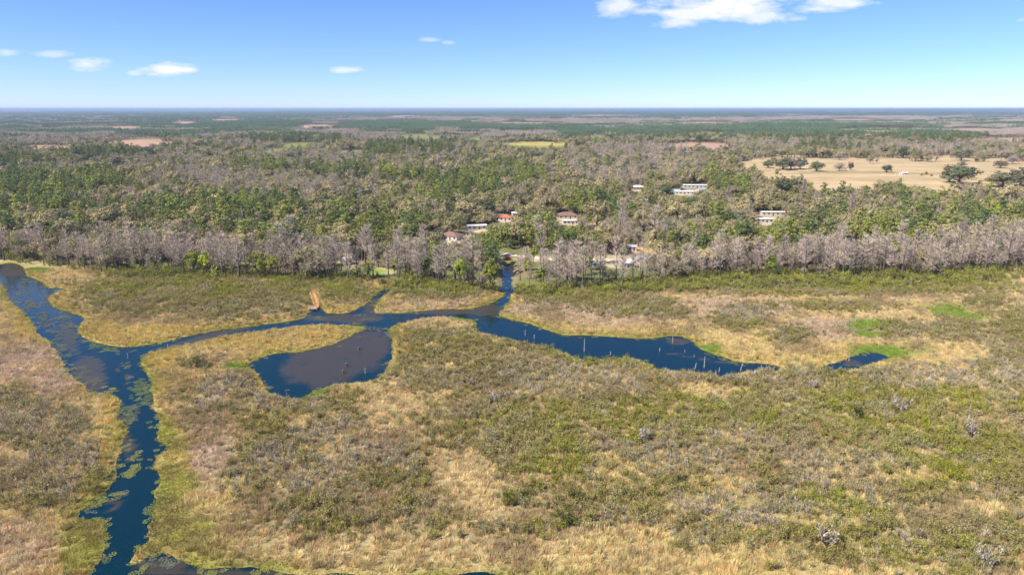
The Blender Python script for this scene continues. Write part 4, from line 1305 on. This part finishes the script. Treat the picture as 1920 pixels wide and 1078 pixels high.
for (px, yb, yt, ln_, lab) in SNAGS:
    x, y = ground(px, yb)
    dist = math.hypot(math.hypot(x, y), CAM_H)
    h = (yb - yt) / FPX * dist / math.cos(math.atan2(CAM_H, y)) * 1.0
    r = rr.uniform(0.09, 0.14) + 0.01 * h
    e = empty("dead_pole", (x, y, 0))
    lx = ln_ / FPX * dist
    b = MB(); b.tube([(0, 0, -1.2), (lx * .3 + rr.uniform(-.04, .04), 0, h * .35), (lx * .7, rr.uniform(-.05, .05), h * .7), (lx, 0, h)], [r * 1.25, r, r * .85, r * .45], 8)
    b.build("stem", M_SNAG, e)
    b = MB(); z = h * rr.uniform(.55, .8); sx = rr.choice((-1, 1))
    b.tube([(lx * .7, 0, z), (lx * .7 + sx * .35, .1, z + .3)], [r * .4, r * .15], 5)
    b.build("branch_stub", M_SNAG, e)
    tag(e, lab, "dead pole", "dead poles standing in the water")
STUMPS = [(673, 656, "branching dark stump highest up in the weedy pond"), (649.5, 686, "dark stump with pale top in the middle of the weedy pond"), (643, 699, "low pale stump just below the middle stump of the weedy pond")]
M_STUMP = plain("wet stump wood", lin(104, 98, 90), 0.8, 0.3, 2.0, bump=0.4)
for i, (px, py, lab) in enumerate(STUMPS):
    x, y = ground(px, py)
    e = empty("stump", (x, y, 0))
    b = MB(); b.tube([(0, 0, -1), (0, 0, .3), (.1, 0, .95), (.15, .05, 1.5)], [.5, .34, .26, .1], 9); b.build("stem", M_STUMP, e)
    for k in range(4):
        b = MB(); a_ = k * 1.6 + i
        b.tube([(.05, 0, .5), (math.cos(a_) * .7, math.sin(a_) * .5, .9), (math.cos(a_) * 1.1, math.sin(a_) * .8, .8 + .4 * (k % 2))], [.14, .09, .03], 5); b.build("root" if k % 2 else "branch", M_STUMP, e)
    tag(e, lab, "stump", "stumps in the weedy pond")

# ------------------------------------------------------------------ forest
TREEZ = 10.0
PINE_Z = [(45, 345, 60, 32), (95, 372, 45, 24), (10, 375, 40, 25), (170, 338, 60, 18), (320, 398, 50, 20), (385, 392, 50, 22), (450, 388, 50, 22), (520, 388, 40, 20), (575, 392, 28, 14), (470, 443, 30, 20), (540, 448, 42, 26), (395, 440, 10, 9),
          (640, 405, 42, 20), (700, 432, 45, 32), (765, 422, 36, 28), (870, 345, 72, 22), (945, 325, 72, 20), (820, 368, 30, 14), (915, 452, 30, 35), (985, 440, 55, 34), (1060, 425, 42, 20), (1095, 376, 46, 17), (1040, 448, 36, 26), (1145, 385, 34, 20),
          (1345, 410, 26, 22), (1290, 445, 44, 14), (1360, 442, 70, 13), (1450, 436, 70, 13), (1560, 431, 70, 14), (1650, 430, 60, 15), (1730, 425, 50, 15), (1800, 412, 66, 17), (1880, 405, 50, 14), (1240, 456, 18, 10), (1350, 337, 30, 14),
          (1395, 345, 11, 14), (265, 440, 0.1, .1), (150, 410, 25, 12), (20, 420, 22, 12), (1120, 460, 14, 10), (1100, 480, 10, 16), (930, 500, 12, 24), (200, 460, 12, 8), (820, 452, 22, 12), (60, 300, 80, 8), (640, 320, 60, 10), (500, 310, 60, 8), (750, 330, 60, 10), (1690, 395, 0.1, .1)]
LILAC_Z = [(330, 480, 310, 25), (150, 476, 110, 24), (560, 488, 130, 26), (400, 466, 120, 14), (1650, 484, 330, 24), (1860, 472, 120, 28), (1400, 488, 180, 20), (1060, 500, 130, 30), (760, 495, 150, 30), (20, 466, 60, 18), (1180, 505, 80, 25), (640, 470, 60, 12)]
FAR_GREEN = [(730, 236, 140, 6), (960, 238, 120, 6), (420, 232, 160, 8), (1290, 247, 140, 10), (560, 262, 80, 10), (300, 252, 60, 6), (1750, 256, 90, 8), (1500, 252, 110, 8), (760, 282, 80, 9), (1100, 247, 60, 6), (1550, 238, 200, 5), (200, 290, 60, 6), 
             (960, 215, 900, 4.5), (300, 222, 90, 3), (1560, 276, 60, 5)]
FAR_BARE = [(1250, 428, 60, 18), (1190, 414, 60, 18), (740, 262, 90, 6), (930, 253, 60, 4), (640, 258, 60, 7), (500, 272, 80, 7), (1250, 282, 110, 9), (1150, 290, 80, 9), (1440, 272, 70, 7), (1890, 246, 70, 6), (1700, 277, 180, 8), (1870, 278, 120, 8), (1620, 222, 160, 4), (820, 224, 120, 3), (90, 262, 90, 8), (1100, 228, 120, 4), (1400, 225, 120, 3), (1230, 312, 90, 10), (1420, 298, 30, 8), (560, 297, 130, 8), (820, 290, 80, 6), (150, 312, 100, 6), (420, 330, 140, 14), (1130, 330, 90, 10), (300, 300, 90, 6), (620, 345, 90, 10)]


def forest_kind(x, y, rng):
    """kind index per place: 0 cypress 1 bare 2 pine 3 oak 4 green"""
    px, py = project(x, y, TREEZ)
    gx, gy = project(x, y, 0.8)
    n = fbm(x, y, 60, 301); n2 = fbm(x, y, 25, 302)
    pz = zones(px, py - 3, [(e[0], e[1], e[2] * 0.95, e[3] * 0.8) for e in PINE_Z], n2, 0.35, 1.1); lz = zones(px, py, LILAC_Z, n2, 0.4, 0.6)
    fg = zones(px, py, FAR_GREEN, n2, 0.4, 0.7); fb = zones(px, py, FAR_BARE, n2, 0.4, 0.7)
    w = np.zeros((5,) + x.shape)
    near = (y < 620)
    w[3] = 0.75 + 0.6 * smooth(0.4, 0.6, n)
    w[1] = 0.50 + 0.5 * smooth(0.45, 0.65, 1 - n)
    w[2] = 0.06 + 0.3 * smooth(0.6, 0.75, n2)
    w[4] = 0.07
    w[0] = 0.02
    w[0] += lz * 3.2 * near; w[1] += lz * 0.6
    w[3] *= (1 - 0.9 * lz); w[2] *= (1 - 0.85 * lz)
    w[2] += pz * 2.4; w[4] += pz * 1.8 * near * (gx > 800)
    w[2] += fg * 4; w[1] += fb * 4; w[0] += fb * 0.6
    bf = behind_front(gx, gy)
    w[0] += np.where((bf < 20) & near, 2.4, 0) * (1 - 0.8 * pz)
    w[3] += np.where((bf < 26) & near & (n2 > 0.58), 1.4, 0)
    w[4] += np.where((bf < 26) & near, 0.45, 0) + np.where((bf < 60) & near & (gx > 780) & (gx < 1240), 0.6, 0)
    c = np.cumsum(w / w.sum(0), 0)
    u = rng.uniform(size=x.shape)
    return (u[None] > c).sum(0), px, py, gx, gy, pz


def tree_tints(kind, x, y, px, py, rng):
    k = len(x)
    t = np.zeros((k, 3))
    n = fbm(x, y, 35, 401)[:, None]; n2 = fbm(x, y, 12, 402)[:, None]
    r1 = rng.uniform(size=(k, 1)); r2 = rng.uniform(0.78, 1.22, (k, 1))
    lilac = lin(210, 188, 172) * (1 - r1) + lin(196, 180, 156) * r1
    bare = lin(198, 180, 152) * (1 - r1) + lin(180, 168, 132) * r1
    n2s = smooth(0.3, 0.7, n2)
    pinec = lin(122, 136, 80) * (1 - n2s) + lin(170, 172, 84) * n2s
    oakc = lin(160, 150, 106) * (1 - r1) + lin(186, 168, 122) * r1
    dk_ = rng.uniform(size=(k, 1)) < 0.12
    oakc = np.where(dk_, lin(106, 116, 78), oakc)
    grc = lin(130, 148, 58) * (1 - r1) + lin(174, 178, 62) * r1
    for i, c in enumerate((lilac, bare, pinec, oakc, grc)):
        m = kind == i
        t[m] = c[m]
    # the far stands: pines past a set distance get a darker tint
    m = (kind == 2) & (y > 900)
    t[m] = t[m] * 0.8
    rd = zones(px, py, [(258, 437, 22, 8)], None, 0.3) > 0.4
    t[rd & (kind <= 1)] = lin(178, 122, 118)
    return t * r2


def open_ground(gx, gy, n):
    o_ = zones(gx, gy, YARDS, n, 0.25, 0.5)
    far = np.maximum(zones(gx, gy, CLEAR_TAN, n, 0.3, 0.6), zones(gx, gy, CLEAR_GREEN, n, 0.3, 0.6) * 0.8)
    return np.maximum(o_, far)


def blocked(x, y):
    """keep trees off buildings"""
    bad = np.zeros(x.shape, bool)
    for (hx, hy, r) in HOUSES:
        bad |= np.hypot(x - hx, y - hy) < r + 1.5
    return bad


def yard_limit(x, y):
    """tallest a tree may grow in the open yards on the near side of the homes"""
    lim = np.full(x.shape, 99.0)
    for (hx, hy, r) in HOUSES:
        D = math.hypot(hx, hy); ux, uy = hx / D, hy / D
        al = -((x - hx) * ux + (y - hy) * uy)
        ac = np.abs(-(x - hx) * uy + (y - hy) * ux)
        far_ = 140.0 if r > 8 else 16.0
        m = (al > 0) & (al < far_) & (ac < r * 0.85)
        lim = np.where(m, np.minimum(lim, np.where(r > 8, np.maximum((al - 0.03 * D) * CAM_H / D + 0.8, 0.5), al * CAM_H / D + 0.6)), lim)
    return lim


ROADPX = [(930, 474), (965, 479), (1010, 484), (1060, 488), (1120, 488), (1180, 487), (1240, 485)]
rg = np.array([ground(*p) for p in ROADPX])


def near_road(x, y, d=6.0):
    bad = np.zeros(x.shape, bool)
    for (a_, b_) in zip(rg[:-1], rg[1:]):
        dx, dy = b_ - a_
        t = np.clip(((x - a_[0]) * dx + (y - a_[1]) * dy) / (dx * dx + dy * dy), 0, 1)
        bad |= np.hypot(x - a_[0] - t * dx, y - a_[1] - t * dy) < d
    return bad


# single trees in the pasture and other landmark trees go first so the woods can keep clear of them
LONE = [  # px, ground y, width px, height px, key, tint, label
    (1468, 319, 46, 22, 'oak', (118, 116, 84), "broad olive oak at the left end of the pasture row"),
    (1483, 318, 44, 26, 'bare', (156, 140, 128), "grey wide oak in the pasture row, second from its left end"),
    (1500, 318, 24, 20, 'oak', (96, 98, 74), "dark small oak touching the wide grey oak in the pasture"),
    (1440, 316, 24, 14, 'oak', (104, 112, 74), "low green oak where the pasture meets the left wood"),
    (1531, 322, 27, 17, 'oak', (104, 114, 78), "round dark green oak standing alone left of the pasture centre"),
    (1574, 321, 25, 16, 'bare', (158, 142, 122), "grey brown oak left of a small dark one in the pasture"),
    (1594, 320, 11, 14, 'oak', (92, 90, 66), "small dark oak touching the grey brown oak in the pasture"),
    (1573, 300, 28, 12, 'bare', (160, 146, 130), "flat topped pale oak at the far side of the pasture"),
    (1662, 324, 20, 13, 'oak', (88, 100, 68), "dark round oak alone left of the white pasture shelter"),
    (1797, 345, 56, 30, 'oak', (102, 108, 76), "largest dark spreading oak near the front edge of the pasture"),
    (1780, 343, 34, 26, 'oak', (118, 112, 86), "greyish oak leaning on the left of the largest pasture oak"),
    (1802, 302, 30, 14, 'oak', (112, 112, 84), "upper of two stacked oaks at the far right of the pasture"),
    (1803, 313, 20, 13, 'bare', (148, 132, 116), "lower of two stacked oaks at the far right of the pasture"),
    (1875, 316, 22, 12, 'oak', (124, 108, 80), "small brownish oak near the right edge of the pasture"),
    (1898, 308, 24, 14, 'bare', (166, 154, 146), "pale bare tree near the right edge of the pasture"),
    (1880, 352, 52, 24, 'oak', (120, 118, 86), "wide olive oak at the front right corner of the pasture"),
    (1912, 350, 50, 28, 'oak', (114, 108, 84), "tall grey olive oak cut by the right picture edge"),
    (1728, 330, 6, 5, 'bare', (120, 84, 62), "left brown scrub tree near the white pasture shelter"),
    (1736, 329, 8, 7, 'bare', (116, 82, 60), "middle brown scrub tree near the white pasture shelter"),
    (1746, 331, 7, 4, 'bare', (128, 92, 68), "right brown scrub tree near the white pasture shelter"),
]
lone_xy = []
for (px, py, wpx, hpx, key, c, lab) in LONE:
    x, y = ground(px, py, 0.5)
    D = math.hypot(math.hypot(x, y), CAM_H)
    w_m = wpx / FPX * D; h_m = hpx / FPX * D * 1.02
    bw, bh = (12.4, 10.0) if key == 'oak' else (11.5, 11.0)
    lone_xy.append((x, y, w_m / 2 + 4))
    plant("oak_tree" if wpx > 9 else "scrub_tree", "dome" if key == "oak" else "baredome", rr.randrange(6), (x, y, 0.5), rr.uniform(0, 6.28), (w_m / bw, w_m / bw, h_m / bh), lin(*c) * 1.25, lab, "tree", "single trees in the pasture")
for (px, py, key, sc, c, lab, nm) in [
        (1212, 396, 'palm', 1.2, (104, 112, 62), "palm with dark round head beside the sand track", "palm_tree"),
        (1222, 400, 'palm', 1.0, (112, 116, 66), "shorter palm just right of the palm by the sand track", "palm_tree"),
        (1407, 402, 'green', 1.0, (44, 78, 52), "narrow dark green conifer left of the cream roofed mobile home", "evergreen_tree")]:
    x, y = ground(px, py, 0.8)
    s = (sc, sc, sc) if key == 'palm' else (0.55, 0.55, 1.2)
    HOUSES.append((x, y, 3))
    plant(nm, key, 0, (x, y, 0.7), 1.0, s, lin(*c), lab, "tree")

cand = []
X, Y, rngf = jitter_grid(-620, 620, 270, 700, 4.9, 21)
X2, Y2, _r = jitter_grid(-1600, 1600, 700, 1800, 7.6, 22)
X = np.concatenate([X, X2]); Y = np.concatenate([Y, Y2])
kind, px, py, gx, gy, pz = forest_kind(X, Y, rngf)
nn = fbm(X, Y, 18, 303)
bf = behind_front(gx, gy)
op = open_ground(gx, gy, nn)
keep = (gx > -170) & (gx < 2090) & (bf > 1.5) & (sd_at(X, Y) > 3.0) & ~in_poly(gx + (fbm(X, Y, 45, 309) - 0.5) * 60, gy - np.maximum((fbm(X, Y, 40, 308) - 0.45), -0.05) * 55, PASTURE) & (op < 0.5) & ~blocked(X, Y) & ~near_road(X, Y)
dn = np.where(kind == 0, 1.0, np.where(kind == 2, 0.9, 0.82))
dn = np.where((kind == 3) & (Y < 700), 0.55, dn)
dn = np.where(kind == 0, np.clip(smooth(0.22, 0.42, fbm(X, Y, 16, 307)), 0.5, 1), dn)
dn = np.where((gx > 965) & (gx < 1240) & (bf < 70) & (bf > 2), dn * 0.55, dn)
keep &= rngf.uniform(size=len(X)) < dn
for (lx, ly, lr) in lone_xy:
    keep &= np.hypot(X - lx, Y - ly) > lr
X, Y, kind, px, py, gx, gy, bf = [q[keep] for q in (X, Y, kind, px, py, gx, gy, bf)]
tints = tree_tints(kind, X, Y, px, py, rngf)
szs = np.clip(rngf.normal(0.86, 0.17, len(X)), 0.5, 1.4) * np.where(Y > 700, 1.12, 1.0)
szs = np.where(kind == 3, szs * np.where(rngf.uniform(size=len(X)) < 0.25, 1.3, 1.0), szs)
szs = np.where(kind == 4, szs * 0.8, szs)
szs = np.where(kind == 0, szs * np.interp(gx, [0, 450, 700, 1150, 1300, 1900], [0.92, 0.96, 1.15, 1.15, 1.0, 1.02]), szs)
KN = ['cypress', 'bare', 'pine', 'oak', 'green']
KH = np.array([17.5, 12.0, 18.5, 11.5, 14.5])
lim = yard_limit(X, Y)
fit = lim / KH[kind]
keep = fit > 0.34 * szs
szs = np.minimum(szs, np.maximum(fit, 0.3))
X, Y, kind, px, py, gx, gy, bf, tints, szs = [q[keep] for q in (X, Y, kind, px, py, gx, gy, bf, tints, szs)]
KNAME = ['cypress_tree', 'bare_tree', 'pine_tree', 'oak_tree', 'broadleaf_tree']
KLAB = ['bare lilac cypress', 'leafless grey hardwood', 'green pine', 'grey olive oak', 'bright leafy tree']
KPL = ['bare lilac cypresses', 'leafless grey hardwoods', 'green pines', 'grey olive oaks', 'bright leafy trees']
SECT = [(-200, 130, "by the far left creek mouth"), (130, 300, "near the red budded tree"), (300, 470, "behind the left shrub marsh"),
        (470, 640, "behind the wooden dock"), (640, 800, "right of the wooden dock"), (800, 930, "just left of the inlet"),
        (930, 1080, "near the red car"), (1080, 1250, "around the sandy road cabins"), (1250, 1450, "left of the cream trailer"),
        (1450, 1700, "behind the right marsh"), (1700, 2200, "at the far right")]
LIMIT = [290, 260, 280, 260, 200]
indiv = np.zeros(len(X), bool)
for kx in range(5):
    idx = np.nonzero((kind == kx) & (gx > -20) & (gx < 1940))[0]
    idx = idx[np.argsort(np.hypot(X[idx], Y[idx]))][:LIMIT[kx]]
    indiv[idx] = True
    names = {}
    for i in idx:
        sct = next(q for q in SECT if q[0] <= gx[i] < q[1])
        rel = bf[i]
        row = "front row" if rel < 9 else ("second rank" if rel < 24 else ("middle ranks" if rel < 50 else "back ranks"))
        bright_ = tints[i].mean() / tints[kind == kx].mean()
        shade = "dark " if bright_ < 0.9 else ("pale " if bright_ > 1.1 else "")
        big = "tall " if szs[i] > 1.04 else ("small " if szs[i] < 0.86 else "")
        names.setdefault(("%s%s%s, %s %s" % (big, shade, KLAB[kx], row, sct[2]), "%s, %s %s" % (KPL[kx], row, sct[2])), []).append(i)
    for (lab, grp), members in names.items():
        members.sort(key=lambda q: gx[q])
        for r_, i in enumerate(members):
            nth = "" if len(members) == 1 else ", %d%s from left" % (r_ + 1, {1: "st", 2: "nd", 3: "rd"}.get((r_ + 1) % 10 if (r_ + 1) // 10 != 1 else 0, "th"))
            plant(KNAME[kx], KN[kx], int(rngf.integers(0, 99)), (X[i], Y[i], 0.65), float(rngf.uniform(0, 6.28)), float(szs[i]), tints[i], lab + nth, "tree", grp)
for kx, (nm, lab) in enumerate([("cypress_forest", "bare lilac grey cypress woods massed behind the front trees"), ("bare_forest", "leafless brown grey woods spread over the plain"),
                                ("pine_forest", "dark green pine stands scattered through the woods"), ("oak_forest", "grey olive oak woods filling the middle distance"), ("broadleaf_forest", "bright green leafy trees scattered in the woods")]):
    a = (kind == kx) & ~indiv
    growth(nm, KN[kx], np.stack([X[a], Y[a], np.full(a.sum(), .65)], 1), szs[a], tints[a], lab, "forest", 30 + kx)

# distant woods in blocks
FX = []; FY = []; FS = []
for (y0, y1, s, seed) in ((1800, 4200, 50, 41), (4200, 9500, 95, 42), (9500, 24000, 230, 43), (24000, 66000, 620, 44)):
    a, b, _ = jitter_grid(-y1 * 0.86, y1 * 0.86, y0, y1, s, seed)
    m = np.abs(a) < b * 0.86
    FX.append(a[m]); FY.append(b[m]); FS.append(np.full(m.sum(), s / 54.0))
X = np.concatenate(FX); Y = np.concatenate(FY); S = np.concatenate(FS)
rngf = np.random.default_rng(45)
kind, px, py, gx, gy, pz = forest_kind(X, Y, rngf)
nn = fbm(X / Y * 26, np.log(Y) * 30, 1.0, 304)      # stands grow wider with distance only in the sense that far ones merge
big1 = fbm(X / Y * 14 + 5, np.log(Y) * 22, 1.0, 305)
kind = np.where(big1 > 0.6, 2, np.where(big1 < 0.42, 1, kind))
fg = zones(px, py, FAR_GREEN, nn, 0.4, 0.6); fb = zones(px, py, FAR_BARE, nn, 0.4, 0.6)
kind = np.where(fg > 0.5, 2, np.where(fb > 0.5, 1, kind))
op = open_ground(gx, gy, nn)
keep = (op < 0.5) & ~((nn > 0.68) & (Y < 12000)) & ~in_poly(gx, gy, PASTURE)
X, Y, S, kind, px, py, nn = [q[keep] for q in (X, Y, S, kind, px, py, nn)]
tint = np.zeros((len(X), 3))
r1 = rngf.uniform(size=(len(X), 1))
n3 = fbm(X, Y, 400, 306)[:, None]
far_t = {2: lin(96, 118, 82) * (1 - n3) + lin(124, 138, 88) * n3, 1: lin(200, 180, 166) * (1 - r1) + lin(184, 170, 144) * r1, 3: lin(150, 144, 112) * (1 - r1) + lin(170, 158, 126) * r1}
kk = np.where((kind == 0), 1, np.where(kind == 4, 2, kind))
for v, c in far_t.items():
    m = kk == v
    tint[m] = np.broadcast_to(c, tint.shape)[m]
tint *= rngf.uniform(0.95, 1.35, (len(X), 1))
for v, key, nm, lab in ((2, 'farpine', "distant_pine_forest", "far dark green pine woods in bands below the horizon"), (1, 'farbare', "distant_bare_forest", "far pale leafless woods in bands below the horizon"), (3, 'faroak', "distant_oak_forest", "far olive mixed woods below the horizon")):
    m = kk == v
    s = S[m]
    growth(nm, key, np.stack([X[m], Y[m], np.full(m.sum(), .4)], 1), np.stack([s, s, rngf.uniform(.8, 1.15, m.sum()) * np.clip(s, 1, 1.25)], 1), tint[m], lab, "forest", 50 + v)

# ------------------------------------------------------------------ landmark bushes in the marsh
BUSHES = [(928, 757, 'shrub', 1.9, (206, 192, 184), "pale lilac grey bare bush standing alone in the middle of the marsh"),
          (1203, 830, 'shrub', 1.7, (202, 188, 172), "pale grey bare bush right of centre in the front marsh"),
          (1688, 777, 'shrub', 1.9, (206, 188, 176), "pinkish grey bare bush among green shrubs at right"),
          (1605, 788, 'bush', 1.6, (84, 98, 40), "dark green leafy bush left of the pinkish grey bush"),
          (1822, 820, 'shrub', 2.0, (210, 190, 174), "pale pinkish bare bush below the dead stem at right"),
          (1553, 1028, 'shrub', 2.3, (200, 182, 164), "largest grey bare bush near the bottom of the picture at right"),
          (1522, 732, 'shrub', 1.5, (204, 190, 176), "small pale bare bush just below the channel's right tip"),
          (1850, 1066, 'shrub', 1.7, (202, 188, 170), "pale bare bush in the bottom right corner"),
          (952, 948, 'bush', 1.5, (128, 132, 44), "yellow green leafy bush at the edge of the tan clearing"),
          (1060, 985, 'bush', 1.6, (104, 110, 46), "dark olive leafy bush near the bottom of the front marsh"),
          (1075, 938, 'bush', 1.4, (106, 116, 44), "green leafy bush right of the tan clearing"),
          (372, 690, 'bush', 1.6, (112, 108, 54), "dark olive bush alone on the grassy spit by the creek")]
for i, (px, py, key, s, c, lab) in enumerate(BUSHES):
    x, y = ground(px, py, 0.2)
    plant("marsh_bush", key, i, (x, y, 0.2), i * 1.3, (s, s, s * 1.15), lin(*c), lab, "bush", "bushes standing out in the marsh")
x, y = ground(1816, 783, 0.2)
e = empty("dead_tree", (x, y, 0.2))
MB().tube([(0, 0, -.4), (-.1, 0, 2), (.1, 0, 4), (-.5, 0, 6.2)], [.14, .11, .08, .03], 6).build("stem", M_SNAG, e)
MB().tube([(.1, 0, 4), (.6, 0, 5.0)], [.05, .02], 5).build("branch", M_SNAG, e)
tag(e, "thin tall dead stem above the pale pinkish bush at right", "dead tree")

# ------------------------------------------------------------------ haze
HZ = 95.0
M_HAZE, nt, out = newmat("haze")
hv = node(nt, 'ShaderNodeVolumePrincipled')
hv.inputs['Color'].default_value = (0.62, 0.78, 1.0, 1)
hv.inputs['Density'].default_value = 7e-5
hv.inputs['Anisotropy'].default_value = 0.1
nt.links.new(hv.outputs[0], out.inputs['Volume'])
o = MB().box(-72000, -3200, -3.0, 72000, 72000, HZ).build("haze", M_HAZE)
tag(o, "thin pale blue haze over the distant woods", "haze", kind="stuff")
